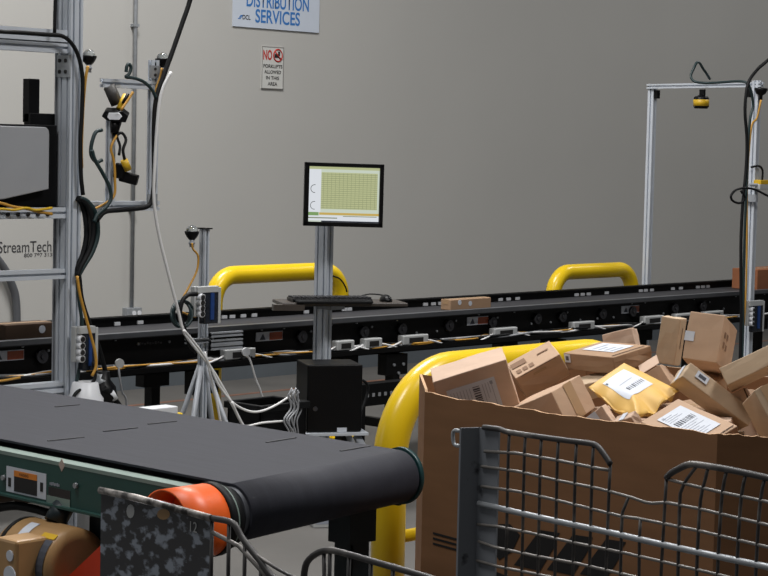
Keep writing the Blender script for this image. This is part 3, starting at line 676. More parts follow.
cable('teal_cable', 'teal cable curling from the inner bracket post down to the cable bundle', [(92, 150), (95, 160), (102, 172), (109, 186), (111, 198), (106, 207), (98, 214), (94, 222)], GY - .1, .009, TEALC)
for k, (dx, m_) in enumerate(((0, BLKRUB), (3, mat('dark_grey_cable', (62, 60, 58), .4)), (6, BLKRUB), (9, BLKRUB), (-3, BLKRUB), (12, TEALC))):
    cable('bundled_cable', 'cable in the thick dark bundle bowing out right of the gantry post', [(77 + dx * .2, 198), (82 + dx * .5, 202), (87 + dx * .75, 215), (88.5 + dx * .75, 235), (85 + dx * .6, 252), (79 + dx * .4, 266), (77 + dx * .1, 276)], GY - .02 - .026 * (k % 3), .0115, m_, group='dark cables bundled right of the gantry post')
cable('beam_cable', 'black cable lying along the top gantry beam and bending down the post', [(-30, 27), (0, 31.5), (20, 32.5), (46, 34.5), (62, 36), (72, 44), (79, 58), (82.5, 78), (82, 110), (80.5, 140), (81, 175), (83, 195)], GY - .075, .0095, BLKRUB)
cable('post_cable', 'thin dark cable running up behind the upper gantry post', [(54.5, 33), (55, 10), (56, -20)], GY - .06, .008, BLKRUB)
cable('yellow_drop_cable', 'orange yellow cable falling from the bundle past the sockets', [(77, 276), (80, 295), (86, 318), (92, 340), (95, 352), (96, 366), (92, 376)], GY - .18, .007, AMBER)
cable('black_drop_cable', 'black cable falling from the bundle to the floor beside the orange cable', [(79, 275), (82, 300), (90, 325), (98, 345), (103, 362), (106, 374)], GY - .06, .011, BLKRUB)
cable('green_drop_cable', 'dark green cable hugging the lower gantry post', [(77, 280), (79, 300), (83, 330), (82, 350), (78, 375), (74, 392)], GY - .09, .008, TEALC)
cable('socket_cable', 'black cable curving from the sockets to the white coupling', [(93, 362), (95, 378), (88, 386), (77, 392), (72, 400)], GY - .15, .008, BLKRUB)
cable('shelf_cable', 'yellow cables lying along the gantry shelf edge', [(-20, 200), (0, 203), (14, 207), (26, 208.5), (40, 212), (52, 214)], GY - .06, .007, AMBER)
cable('second_shelf_cable', 'paler yellow cable crossing the gantry shelf edge', [(-20, 212), (0, 209), (14, 210), (26, 208), (36, 210), (52, 208)], GY - .07, .006, SENSY)
cable('low_yellow_cable', 'thin yellow cable hanging below the conveyor at the left edge', [(-10, 382), (4, 380.5), (20, 377.5)], GY - .03, .006, AMBER)
# junction column lower right of post
junction(76, 327, 97, 372, GY - .13, 'white junction box with a column of round sockets on the gantry post')
p = gq(90, 392, -.12)
t = thing('white_coupling', 'white plastic filter housing at the foot of the gantry post', 'coupling', V((gq(84, 400, -.12).x, GY - .12, 0)))
q = gq(85, 398, -.12)
b = nb(); lathe(b, V((q.x, q.y, q.z - .3)), [(.03, -(q.z - .3)), (.03, .15), (.085, .18), (.085, .30), (.07, .32), (.06, .37), (.05, .375)], 16); link('white_body', b, WHITE, t)
q2 = gq(103, 397, -.1)
b = nb(); lathe(b, V((q2.x, q2.y, 0)), [(.05, 0), (.05, q2.z - .02), (.07, q2.z), (.06, q2.z + .05), (.035, q2.z + .08), (.03, q2.z + .12)], 10); link('valve_body', b, BLKPL, t)
q3 = gq(100, 378, -.1); b = nb(); lathe(b, q3, [(.03, -.03), (.035, -.01), (.02, .0), (.022, .02)], 8); link('metal_fitting', b, GALV, t)
b = nb(); tube(b, [gq(104, 388, -.15), gq(112, 396, -.15), gq(118, 404, -.15), gq(126, 416, -.15)], .014, 8, 4); link('hose', b, BLKRUB, t)
b = nb(); tube(b, [gq(111, 392, -.155), gq(115, 399, -.155)], .016, 8); link('white_collar', b, WHITE, t)
# housing + antenna on shelf
zh0 = zsf - .004; hz_ = gq(23, 131).z; hx1 = gq(46.5, 160, -.0).x
t = thing('grey_housing', 'large grey computer housing with rounded corner on the gantry shelf', 'computer', (hx1 - .25, GY + .1, zh0))
b = nb(); prism(b, [(-.55, 0), (-.25, 0), (0, .045), (0, hz_ - zh0 - .045), (-.004, hz_ - zh0 - .027), (-.016, hz_ - zh0 - .017), (-.03, hz_ - zh0 - .015), (-.55, hz_ - zh0 - .015)], (hx1, GY + .02, zh0 + .035), X, Z, -Y, .04); link('front_cover', b, HOUS, t, bevel=.004)
b = nb(); span(b, (hx1 - .54, GY + .021, zh0), (hx1 + .075, GY + .3, hz_ + .03)); link('body', b, BLKPL, t, bevel=.004)
a0, a1 = gq(29, 125, .08), gq(40, 79, .08)
t = thing('black_antenna_box', 'upright black box standing on top of the grey housing', 'device', ((a0.x + a1.x) / 2, GY + .13, hz_ + .02))
b = nb(); span(b, (a0.x, GY + .08, hz_ + .04), (a1.x, GY + .13, a1.z)); link('tower', b, BLKPL, t, bevel=.004)
b = nb(); span(b, (a0.x, GY + .07, hz_ + .02), (gq(53, 120, .1).x, GY + .12, gq(30, 113, .1).z)); link('base', b, BLKPL, t, bevel=.004)

# ------------------------------------------------------------------ green belt conveyor (foreground)
BX0, BX1, BZ, PR = 3.25, 3.965, 1.03, .072
PY = 3.52; BL = 6.6
def skew(b):   # the end pulley sits slightly out of square
    for v in b.verts:
        k = min(1, max(0, (4.0 - v.co.y) / .35)); v.co.y += .108 * k * (v.co.x - BX0) / (BX1 - BX0)
    return b
gc = thing('green_conveyor', 'green framed conveyor with a wide dark grey belt in the foreground', 'conveyor', ((BX0 + BX1) / 2, 5.5, 0))
b = nb(); pr_ = [(BL, BZ), (4.0, BZ), (PY + .08, BZ)]
for k in range(33): a = pi / 2 + pi * k / 32; pr_.append((PY + cos(a) * (PR + .004), BZ - PR + sin(a) * (PR + .0)))
pr_ += [(BL, BZ - 2 * PR + .0), (BL, BZ - 2 * PR + .004)]
inn = [(BL, BZ - 2 * PR + .006)] + [(PY + cos(3 * pi / 2 - pi * k / 32) * (PR - .004), BZ - PR + sin(3 * pi / 2 - pi * k / 32) * (PR - .006)) for k in range(33)] + [(BL, BZ - .006)]
prism(b, pr_[:-1] + inn, (BX0, 0, 0), Y, Z, X, BX1 - BX0)
for f in b.faces: f.smooth = len(f.verts) == 4 and f.calc_center_median().y < PY + .03
skew(b); link('belt', b, BELT, gc)
b = nb(); cyl(b, (BX0 - .01, PY, BZ - PR), (BX1 + .006, PY, BZ - PR), PR - .008, 32); skew(b); link('end_roller', b, mat('worn_roller_face', (96, 98, 104), .5, .3, var=.1), gc)
b = nb(); cyl(b, (BX1 + .006, PY, BZ - PR), (BX1 + .022, PY, BZ - PR), PR + .006, 32); skew(b); cap = link('end_disc', b, mat('teal_disc', (26, 62, 64), .4), gc)
b = nb(); cyl(b, (BX1 + .0, PY - .02, BZ - 2 * PR + .01), (BX1 + .024, PY - .02, BZ - 2 * PR + .01), .008, 8); span(b, (BX1 + .004, PY, BZ - 2 * PR - .01), (BX1 + .018, PY + .2, BZ - .02)); skew(b); link('bearing_plate', b, TEAL, gc)
for (px, py, L_) in ((62, 406.5, .06), (60, 440, .08), (115, 430.5, .08), (157, 423.5, .07), (276, 441, .085), (350, 449.5, .085)):
    p = onz(px, py, BZ); b = nb(); R3 = M.Rotation(radians(6 if px > 200 else -2), 3, 'Z'); box(b, (p.x + .02, p.y, BZ + .0012), (L_ * 1.5, .007, .002), R3); link('belt_lacing', b, BELTSEAM, gc)
# near frame
FX = BX0 - .05
b = nb(); span(b, (FX, PY + .16, .893), (FX + .012, BL, 1.002)); link('side_frame', b, GREEN, gc)
b = nb(); span(b, (FX - .001, PY + .12, 1.002), (BX0 - .008, BL, 1.012)); link('top_lip', b, GREENL, gc)
b = nb(); span(b, (FX + .02, PY + .1, .9), (BX0 - .004, BL, 1.0)); link('inner_channel', b, BLKRUB, gc)
b = nb(); span(b, (FX - .014, PY + .16, .893), (FX, BL, .899)); link('bottom_flange', b, GREEN, gc)
b = nb(); span(b, (BX1 + .01, PY + .12, .893), (BX1 + .03, BL, 1.01)); link('side_frame', b, GREEN, gc)
for yy, zz_ in ((4.05, .96), (3.86, .93), (3.78, .93), (4.36, .94), (3.7, .975), (3.92, .905)):
    b = nb(); cyl(b, (FX, yy, zz_), (FX - .008, yy, zz_), .0075, 8); link('bolt', b, GALV, gc)
# orange guard and drum near the end
gy0 = PY + .01; gzc = BZ - PR - .01
b = nb(); n = 26; prof = [(gy0 + .088 * cos(radians(-80 + 250 * k / n)), gzc + .088 * sin(radians(-80 + 250 * k / n))) for k in range(n + 1)]
prof2 = [(gy0 + .083 * cos(radians(-80 + 250 * k / n)), gzc + .083 * sin(radians(-80 + 250 * k / n))) for k in range(n + 1)][::-1]
n = 40; ring = lambda r, x: [b.verts.new((x, gy0 + r * cos(2 * pi * k / n), gzc + r * sin(2 * pi * k / n))) for k in range(n)]
A_, B_, C_, D_ = ring(.088, FX - .15), ring(.088, FX - .02), ring(.083, FX - .15), ring(.083, FX - .02)
for k in range(n):
    j = (k + 1) % n
    for q in ((A_[k], A_[j], B_[j], B_[k]), (C_[k], D_[k], D_[j], C_[j]), (A_[k], C_[k], C_[j], A_[j]), (B_[k], B_[j], D_[j], D_[k])): b.faces.new(q).smooth = True
link('shaft_guard', b, ORANGE, gc)
b = nb(); cyl(b, (FX - .06, gy0, gzc), (FX - .05, gy0, gzc), .083, 32); link('guard_web', b, ORANGE, gc)
b = nb(); cyl(b, (FX - .12, gy0, gzc), (BX0, gy0, gzc), .02, 16); link('shaft', b, GALV, gc)
b = nb(); cyl(b, (FX - .018, gy0, gzc), (FX + .004, gy0, gzc), .09, 32); link('drum_flange', b, BLKRUB, gc)
b = nb(); cyl(b, (FX + .006, gy0, gzc), (FX + .012, gy0, gzc), .086, 32); link('drum_rim', b, GREENL, gc)
b = nb(); cyl(b, (FX + .014, gy0, gzc), (FX + .035, gy0, gzc), .078, 32); link('drum_flange', b, BLKRUB, gc)
# legs
lx_ = onx(352, 540, 3.8)
for ly, xx in ((lx_.y, 3.80), (lx_.y + 1.5, 3.36), (lx_.y + 2.6, 3.80), (lx_.y + 2.7, 3.36)):
    if 1:
        b = nb(); wl_ = .03; span(b, (xx - .035, ly - wl_, .0), (xx + .035, ly - wl_ + .008, .88)); span(b, (xx - .035, ly - wl_, 0), (xx - .027, ly + wl_, .88)); span(b, (xx - .05, ly - .04, .80), (xx + .05, ly + .04, .893)); span(b, (xx - .08, ly - .08, 0), (xx + .08, ly + .08, .012)); link('leg', b, TEAL, gc)
b = nb(); span(b, (3.25, lx_.y + .3, .70), (3.33, lx_.y + .42, .893)); link('motor_hanger', b, TEAL, gc)
# labels on frame
def fl(px0, py0, px1, py1, name, m_, off=.001, par=gc):
    a, c = onx(px0, py0, FX), onx(px1, py1, FX); yy0, yy1 = sorted((a.y, c.y)); z0_, z1_ = sorted((a.z, c.z)); b = nb(); span(b, (FX - off, yy0, z0_), (FX - off + .0009, yy1, z1_)); return link(name, b, m_, par)
lb = fl(6.5, 491, 46.5, 474, 'warning_label', PAPER)
fl(14.5, 491, 37.5, 480.7, 'black_panel', INK, .002, lb); fl(14.5, 476, 37.5, 475, 'orange_header', WINDOW_OR, .0022, lb)
for (px, py) in ((10, 482), (42, 487)):
    a = onx(px, py, FX); b = nb(); span(b, (FX - .002, a.y - .006, a.z - .012), (FX - .0012, a.y + .006, a.z + .012)); link('hazard_symbol', b, INK, lb)
a = onx(37, 478.5, FX - .002)
text('warning_text', 'WARNING', onx(19, 475.8, FX - .0024), -Y, Z, .042, .008, INK, lb)
lb = fl(48.5, 505, 70.5, 491, 'rating_plate', mat('plate_brown', (40, 34, 34), .4), .001); fl(47, 503.5, 70.5, 500, 'plate_edge', GREENL, .002, lb)
b = nb(); a = onx(50, 483.5, FX)
for k in range(7): span(b, (FX - .0015, a.y - .0062 * k - .004, a.z - .003 - .001 * (k % 2)), (FX - .0002, a.y - .0062 * k, a.z + .003 + .001 * (k % 3)))
link('faded_print', b, PRINTL, gc)
a = onx(62, 465, FX); b = nb(); prism(b, [(-.013, 0), (0, .017), (.013, 0), (0, -.017)], (FX, a.y, a.z), Y, Z, -X, .0012); link('diamond_sticker', b, mat('pinkish_sticker', (176, 160, 150), .5), gc)
# motor
mz = .755; my = 4.18; mx = 3.17
mo = onx(48, 560, mx); my, mz = mo.y, mo.z
mt = thing('electric_motor', 'tan electric motor with terminal box slung under the green conveyor', 'motor', (mx, my, mz - .11))
b = nb(); ax = (my - .11, my + .13)
lathe(b, (mx, my - .12, mz), [(.07, 0), (.098, .004), (.1, .03), (.1, .2), (.096, .204), (.096, .215), (.094, .218), (.09, .235), (.05, .245)], 32, Y); link('motor_body', b, TAN, mt)
b = nb(); lathe(b, (mx, my + .083, mz), [(.101, 0), (.101, .012)], 32, Y); link('seam_ring', b, BLKRUB, mt)
b = nb(); R5 = M.Rotation(radians(0), 3, 'Z')
def arcpatch(b, y0, y1, a0, a1, r):
    P = [];
    for k in range(9):
        a = radians(a0 + (a1 - a0) * k / 8); P.append((mx - r * cos(a), mz + r * sin(a)))
    vs = [[b.verts.new((x, y, z)) for x, z in P] for y in (y0, y1)]
    for k in range(8): b.faces.new((vs[0][k], vs[0][k + 1], vs[1][k + 1], vs[1][k]))
b = nb(); arcpatch(b, my - .108, my - .052, -30, 48, .1015); np_ = link('name_plate', b, PRINT, mt)
b = nb(); arcpatch(b, my - .108, my - .052, 50, 60, .1015); link('yellow_label', b, SENSY, mt)
b = nb(); arcpatch(b, my + .0, my + .035, 38, 75, .1015); link('white_label', b, PAPER, mt)
tb = onx(20, 560, mx - .13); 
b = nb(); span(b, (mx - .16, tb.y - .025, tb.z - .09), (mx - .06, tb.y + .06, tb.z + .055)); tbx = link('terminal_box', b, TAN, mt, bevel=.008)
for (dz, r_2) in ((.015, .014), (-.035, .024)):
    b = nb(); cyl(b, (mx - .16, tb.y + .0, tb.z + dz), (mx - .163, tb.y + .0, tb.z + dz), r_2, 20); link('round_label', b, PAPER, tbx)
b = nb(); tube(b, [(mx + .02, my, mz + .095), (mx + .05, my, .895)], .03, 8); link('hanger', b, TEAL, mt)
# red bracket
ra = onx(85, 566, 3.1)
b = nb(); P = [onx(px, py, 3.12) for px, py in ((60, 584), (101, 545), (130, 560), (130, 640), (60, 640))]
va = [b.verts.new(p) for p in P]; vb = [b.verts.new(p + X * .03) for p in P]; n = len(P)
b.faces.new(va); b.faces.new(vb[::-1])
for i in range(n): b.faces.new((va[i], vb[i], vb[(i + 1) % n], va[(i + 1) % n]))
rb_ = link('gusset_plate', b, RED, gc)
b = nb()
for k in range(4): tube(b, [(3.35, 4.5 + .14 * k, .86 - .02 * k), (3.9, 4.5 + .14 * k, .86 - .02 * k)], .03, 12)
link('return_rollers', b, mat('rusty_roller', (84, 70, 58), .5, .3, var=.2), gc)
b = nb(); tube(b, [onx(-20, 512, 3.3), onx(10, 506, 3.3), onx(30, 508, 3.3), onx(52, 514, 3.3)], .012, 8, 4); link('air_hose', b, BLKRUB, gc)

# ------------------------------------------------------------------ octagonal carton bin
GX0, GYa, GYb, GZ = 4.19, 2.76, 3.74, 1.15
ch, Wd = .22, 1.25
cor = [(GX0, GYb), (GX0, GYa), (GX0 + ch, GYa - ch), (GX0 + Wd - ch, GYa - ch), (GX0 + Wd, GYa), (GX0 + Wd, GYb), (GX0 + Wd - ch, GYb + ch), (GX0 + ch, GYb + ch)]
gb = thing('octagonal_bin', 'big octagonal brown corrugated bin heaped with parcels', 'bin', (GX0 + Wd / 2, (GYa + GYb) / 2, 0))
def rim(i, t):   # slightly torn, uneven top edge
    base = GZ + (.016 if i == 7 else 0)
    if i == 7: return base + .008 * (1 - t)
    w_ = .003 * sin(t * 9 + i) + .0014 * sin(t * 37 + i * 2) + .0012 * sin(t * 83)
    if i == 0 and t < .10: w_ += .010 * (1 - t / .1)
    if i == 0 and t > .9: w_ -= .0
    return base + w_
cx_, cy_ = GX0 + Wd / 2, (GYa + GYb) / 2
b = nb(); bE = nb(); th_ = .008
outer = []
for i in range(8):
    p, q = V((*cor[i], 0)), V((*cor[(i + 1) % 8], 0)); n = 40 if i in (0, 1, 7) else 6
    for k in range(n):
        t = k / n; e = p.lerp(q, t); outer.append((e, rim(i, t), i))
N_ = len(outer)
def inset(e): d = V((cx_, cy_, 0)) - e; return e + d.normalized() * th_
ov = [(b.verts.new((e.x, e.y, .14)), b.verts.new((e.x, e.y, z))) for e, z, i in outer]
iv = [(b.verts.new((inset(e).x, inset(e).y, .14)), b.verts.new((inset(e).x, inset(e).y, z))) for e, z, i in outer]
for k in range(N_):
    j = (k + 1) % N_
    b.faces.new((ov[k][0], ov[j][0], ov[j][1], ov[k][1])); b.faces.new((iv[k][0], iv[k][1], iv[j][1], iv[j][0]))
    b.faces.new((ov[k][0], iv[k][0], iv[j][0], ov[j][0]))
    f = b.faces.new((ov[k][1], ov[j][1], iv[j][1], iv[k][1])); f.material_index = 1
link('carton_wall', b, [GAYL, CBEDGE], gb)
b = nb(); prism(b, [(c[0], c[1]) for c in [(cx_ + (x - cx_) * .985, cy_ + (y - cy_) * .985) for x, y in cor]], (0, 0, .14), X, Y, Z, .01); link('carton_floor', b, GAYL, gb)
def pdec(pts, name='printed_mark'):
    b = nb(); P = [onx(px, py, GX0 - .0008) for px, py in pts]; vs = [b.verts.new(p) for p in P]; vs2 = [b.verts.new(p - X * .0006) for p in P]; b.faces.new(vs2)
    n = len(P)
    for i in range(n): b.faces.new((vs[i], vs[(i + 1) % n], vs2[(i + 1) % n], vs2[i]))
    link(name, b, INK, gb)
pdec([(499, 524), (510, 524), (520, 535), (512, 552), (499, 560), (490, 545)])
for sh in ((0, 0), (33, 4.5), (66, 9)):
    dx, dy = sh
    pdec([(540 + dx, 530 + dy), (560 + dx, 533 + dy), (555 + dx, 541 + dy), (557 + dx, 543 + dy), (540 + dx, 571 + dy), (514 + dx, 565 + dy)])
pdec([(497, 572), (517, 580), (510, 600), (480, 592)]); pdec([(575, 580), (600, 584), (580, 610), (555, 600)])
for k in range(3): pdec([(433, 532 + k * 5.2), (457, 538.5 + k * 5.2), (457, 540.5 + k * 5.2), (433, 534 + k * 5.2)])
# pallet
pb_ = nb()
for k in range(6): span(pb_, (GX0, GYa - .1 + k * .2, .115), (GX0 + Wd, GYa + .02 + k * .2, .135))
for k in range(3): span(pb_, (GX0 + .03 + k * .55, GYa - .1, .02), (GX0 + .12 + k * .55, GYb + .15, .115))
for k in range(3): span(pb_, (GX0, GYa - .1 + k * .48, 0), (GX0 + Wd, GYa + .02 + k * .48, .02))
tag(link('pallet', pb_, mat('pallet_wood', (150, 120, 86), .8, var=.15, scale=6, stretch=(1, 8, 8))), 'wooden pallet under the octagonal corrugated bin', 'pallet')

# ------------------------------------------------------------------ parcels
def shipping(par, o, U, Vv, N, w_, h_, seed=0, name='label', bars=True):
    """label lying on a face: lower-left corner o, directions U (long), V; outward N"""
    U, Vv, N = U.normalized(), Vv.normalized(), N.normalized(); b = nb(); sheet(b, o + N * .0006, U * w_, Vv * h_, N, .0006); lb = link(name, b, PAPER, par)
    R = random.Random(seed); b = nb(); o2 = o + N * .0013
    if bars:
        u = w_ * .52; v0_ = h_ * .12
        y = v0_
        while y < h_ * .9:
            s = R.choice((.0018, .003, .0045)); sheet(b, o2 + U * u + Vv * y, U * w_ * .14, Vv * s, N, .0003); y += s + R.choice((.0022, .003, .004))
        link('barcode', b, PRINT, lb); b = nb()
    for k in range(7 if bars else 4):
        a = (.06 + .065 * k) if bars else (.1 + .2 * k)
        sheet(b, o2 + U * w_ * a + Vv * h_ * .12, U * w_ * (.012 if bars else .08), Vv * h_ * R.uniform(.35, .8), N, .0003)
    if bars:
        for k in range(4): sheet(b, o2 + U * w_ * (.72 + .06 * k) + Vv * h_ * .1, U * w_ * .012, Vv * h_ * R.uniform(.3, .8), N, .0003)
        sheet(b, o2 + U * w_ * .88 + Vv * h_ * .08, U * w_ * .06, Vv * h_ * .1, N, .0003)
    link('print_lines', b, PRINTL, lb); return lb
def parcel(label, o, e, m_, tape='auto', group='parcels heaped in the octagonal bin', flap=None):
    """near corner o, edge vectors e = a, b, c (c points down)"""
    o = V(o); a, bb, c = [V(x) for x in e]; cen = o + (a + bb + c) / 2
    zlo = min((o + i * a + j * bb + k * c).z for i in (0, 1) for j in (0, 1) for k in (0, 1))
    t = thing('cardboard_box', label, 'box', V((cen.x, cen.y, zlo)), group)
    b = nb(); vs = {}
    for i in (0, 1):
        for j in (0, 1):
            for k in (0, 1): vs[i, j, k] = b.verts.new(o + i * a + j * bb + k * c)
    for f in (((0,0,0),(1,0,0),(1,1,0),(0,1,0)), ((0,0,1),(0,1,1),(1,1,1),(1,0,1)), ((0,0,0),(0,0,1),(1,0,1),(1,0,0)), ((0,1,0),(1,1,0),(1,1,1),(0,1,1)), ((0,0,0),(0,1,0),(0,1,1),(0,0,1)), ((1,0,0),(1,0,1),(1,1,1),(1,1,0))):
        b.faces.new([vs[q] for q in f])
    bmesh.ops.subdivide_edges(b, edges=b.edges, cuts=2, use_grid_fill=True)
    L_ = min(a.length, bb.length, c.length)
    R = random.Random(len(label) * 7 + int(o.x * 1000))
    for v in b.verts: v.co += (v.co - cen).normalized() * R.uniform(-.002, .002)
    link('carton', b, m_, t, bevel=.0025)
    return t, o, a, bb, c, cen
def face_n(u, v, out):
    n = u.cross(v).normalized(); return n if n.dot(out) > 0 else -n
def strip(t, p, along, across, width, n, m_=None, name='tape'):
    """tape strip centred on p, running along"""
    b = nb(); ac = across.normalized() * width; sheet(b, p - ac / 2 + n * .0016, along, ac, n, .0005); link(name, b, m_ or TAPE, t)
G = {
'A':([4.419,3.6363,1.2467],[[-0.1372,0.1567,-0.0709],[0.0927,0.0923,0.0246],[0.0607,-0.0186,-0.1587]]),
'B':([4.6191,3.7606,1.1669],[[0.0945,-0.09,0.0752],[0.076,0.1028,0.0275],[0.04,-0.0122,-0.0648]]),
'C':([4.4201,3.4685,1.1701],[[0.1636,0.026,0.0357],[-0.0101,0.1696,-0.0775],[0.027,-0.0412,-0.0937]]),
'D':([4.7196,3.4796,1.2479],[[0.0466,0.2188,-0.0083],[0.1463,-0.03,0.0293],[0.0092,-0.0038,-0.0498]]),
'E':([4.9503,3.5804,1.3169],[[-0.0394,0.084,-0.0282],[0.0586,0.0246,-0.0087],[-0.0004,-0.0198,-0.0585]]),
'F':([4.8993,3.3679,1.3613],[[-0.0203,0.0553,0.0061],[0.0706,0.0264,-0.0045],[-0.0129,0.0106,-0.1398]]),
'G':([4.7795,3.1366,1.3945],[[-0.0363,0.0931,0.0079],[0.1837,0.0765,-0.0577],[-0.0401,-0.0044,-0.1334]]),
'H':([4.6217,3.0176,1.2186],[[0.0028,0.0311,0.0443],[0.1308,-0.1772,0.1161],[0.0759,0.0363,-0.0302]]),
'I':([4.5506,3.1184,1.2381],[[0.0353,-0.0025,0.037],[0.1282,-0.1354,-0.1316],[0.0377,0.0663,-0.0314]]),
'L':([4.4176,2.8048,1.241],[[0.1189,0.1111,-0.0551],[0.0469,-0.0362,0.0283],[0.0138,-0.0719,-0.115]]),
'M':([4.6994,3.0097,1.2073],[[-0.019,0.0376,-0.0211],[0.1442,0.0593,-0.0238],[0.0025,-0.0242,-0.0453]]),
'K':([4.2796,2.8716,1.0906],[[0.0254,0.205,0.0479],[0.1285,-0.0287,0.0547],[0.0182,0.0069,-0.0392]]),
'N':([4.5795,2.9772,1.128],[[-0.0557,0.0987,-0.0135],[0.1499,0.0846,0.0006],[0.0025,-0.0042,-0.0406]]),
'O':([4.7212,3.4794,1.1898],[[-0.0722,0.0628,-0.0252],[0.083,0.0969,0.0035],[0.0104,-0.0072,-0.0478]]),
'P':([4.3618,3.2477,1.158],[[-0.0275,0.0488,-0.0448],[0.0629,0.0332,-0.0024],[0.017,-0.0359,-0.0494]]),
'Q':([4.3321,3.1302,1.1418],[[0.0096,0.0662,-0.0239],[0.0245,0.0025,0.0167],[0.028,-0.0179,-0.0383]]),
'R':([4.7835,3.3578,1.2352],[[-0.0265,0.0446,-0.0353],[0.119,0.0578,-0.0163],[0.0109,-0.0386,-0.0569]]),
'T':([4.8509,3.196,1.1971],[[-0.0071,0.0723,0.0134],[0.0503,0.0029,0.0108],[0.0087,0.0087,-0.0427]]),
}
LBL = {
'A': ('brown box with large slanted shipping label at the left end of the heap', 2),
'B': ('tilted brown box with printed square marks on its top beside the large labelled box', 0),
'C': ('tilted brown box with taped end and bare shadowed side resting on the front rim', 0),
'D': ('wide flat brown box with a large white label on its top', 3),
'E': ('small pale box peeking up behind the wide flat box', 2),
'F': ('narrow upright brown box standing left of the tall cube like box', 1),
'G': ('tall brown box with one small white sticker, highest of the heap', 0),
'H': ('brown box slanting up to the right edge beside the tall stickered box', 1),
'I': ('long brown box sloping down to the right with a small barcode sticker', 1),
'L': ('brown box with a ridge edge leaning on the rim at the right edge', 1),
'M': ('small box end poking up between the long sloping box and the right edge', 0),
'K': ('brown flat box with a white shipping label at the front rim under the yellow mailer', 0),
'N': ('flat box with a pale plain top just behind the labelled front box', 2),
'O': ('plain light box corner under the wide flat box, left of the yellow mailer', 1),
'P': ('small taped box corner at the front rim below the yellow mailer', 2),
'Q': ('little box corner at the rim between yellow mailer and front labelled box', 2),
'R': ('small tan box with lifted flaps behind the yellow mailer', 0),
'T': ('dark shaded box underneath the tall stickered box', 3),
}
PX = {}
for k in G:
    o, e = G[k]; PX[k] = parcel(LBL[k][0], o, e, CB[LBL[k][1]])
def fr(k):
    t, o, a, bb, c, cen = PX[k]; return t, o, a, bb, c, cen
# A: face a-c (front)
t, o, a, bb, c, cen = fr('A'); n = face_n(a, c, -bb)
au, cv_ = a.normalized(), c.normalized()
shipping(t, o + a * .87 + c * .22 + n * .001, -a, c, n, a.length * .655, .105, 3)
# B: top printed squares and gap along top/front edge
t, o, a, bb, c, cen = fr('B'); n = face_n(a, bb, -c)
for (u, v, du, dv) in ((.08, .12, .1, .2), (.22, .12, .1, .2), (.36, .12, .1, .2), (.05, .5, .32, .28), (.62, .55, .25, .06)):
    b = nb(); sheet(b, o + a * u + bb * v + n * .0018, a * du, bb * dv, n, .0005); link('printed_mark', b, mat('brown_print', (128, 98, 74), .8) if 'brown_print' not in bpy.data.materials else bpy.data.materials['brown_print'], t)
n2 = face_n(a, c, -bb); b = nb(); sheet(b, o + a * .1 + c * .02 + n2 * .0018, a * .8, c * .02, n2, .0005); link('flap_seam', b, CRACK, t)
b = nb(); sheet(b, o + a * .35 + c * .16 + n2 * .0018, a * .28, c * .1, n2, .0005); link('tape_scrap', b, TAPE, t)
# C: tape on light end face a-c, white-ish top strip
t, o, a, bb, c, cen = fr('C'); n = face_n(a, c, -bb); strip(t, o + a * .5, c, a, .045, n)
n = face_n(a, bb, -c)
# D: label on top, small sticker on left corner, seam on right
t, o, a, bb, c, cen = fr('D'); n = face_n(a, bb, -c)
shipping(t, o + a * .22 + bb * .3 + n * .001, a, bb, n, a.length * .62, bb.length * .55, 9, bars=False)
n2 = face_n(a, c, -bb); b = nb(); sheet(b, o + a * .86 + c * .05 + n2 * .0018, a * .12, c * .5, n2, .0005); s = link('corner_sticker', b, PAPER, t)
b = nb(); sheet(b, o + a * .89 + c * .17 + n2 * .0025, a * .06, c * .25, n2, .0003); link('sticker_print', b, PRINT, s)
b = nb(); sheet(b, o + bb * .05 + a * .045 + n * .0018, bb * .85, a * .02, n, .0005); link('flap_seam', b, CRACK, t)
# F: centre seam on front
t, o, a, bb, c, cen = fr('F'); n = face_n(bb, c, -a); strip(t, o + bb * .42 + c * .2, c * .45, bb, .004, n, CRACK, 'flap_gap')
# G: sticker + tape + side print
t, o, a, bb, c, cen = fr('G'); n = face_n(a, c, -bb)
b = nb(); sheet(b, o + a * .76 + c * .42 + n * .0018, a * .27, c * .2, n, .0005); link('white_sticker', b, PAPER, t)
n2 = face_n(bb, c, -a)
for (u, v) in ((.15, .3), (.32, .3), (.15, .5), (.32, .52)):
    b = nb(); sheet(b, o + bb * u + c * v + n2 * .0018, bb * .1, c * .12, n2, .0005); link('printed_mark', b, bpy.data.materials['brown_print'], t)
# I: sticker near top end on long face a-b
t, o, a, bb, c, cen = fr('I'); n = face_n(a, bb, -c)
b = nb(); sheet(b, o + bb * .13 + a * .45 + n * .0018, bb * .17, a * .42, n, .0005); s = link('barcode_sticker', b, PAPER, t)
b = nb(); sheet(b, o + bb * .165 + a * .56 + n * .0025, bb * .1, a * .2, n, .0003); link('barcode', b, PRINT, s)
n = face_n(a, c, -bb); strip(t, o + a * .0 + c * .5, a, c, .022, n, PAPER, 'white_tape')
# K label on top
t, o, a, bb, c, cen = fr('K'); n = face_n(a, bb, -c)
shipping(t, o + a * .18 + bb * .22 + n * .001, a, bb, n, a.length * .68, bb.length * .62, 5)
n2 = face_n(bb, c, -a); b = nb(); sheet(b, o + bb * .3 + a * .03 + n * .0018, bb * .65, a * .015, n, .0005); link('flap_seam', b, CRACK, t)
t, o, a, bb, c, cen = fr('P'); n = face_n(a, c, -bb); strip(t, o + a * .55, c, a, .03, n, PAPER, 'clear_tape')
t, o, a, bb, c, cen = fr('Q'); strip(t, o + a * .5, bb, a, .02, face_n(a, bb, -c), PAPER, 'clear_tape')
t, o, a, bb, c, cen = fr('L'); strip(t, o + bb * .5, c, bb, .03, face_n(bb, c, -a))
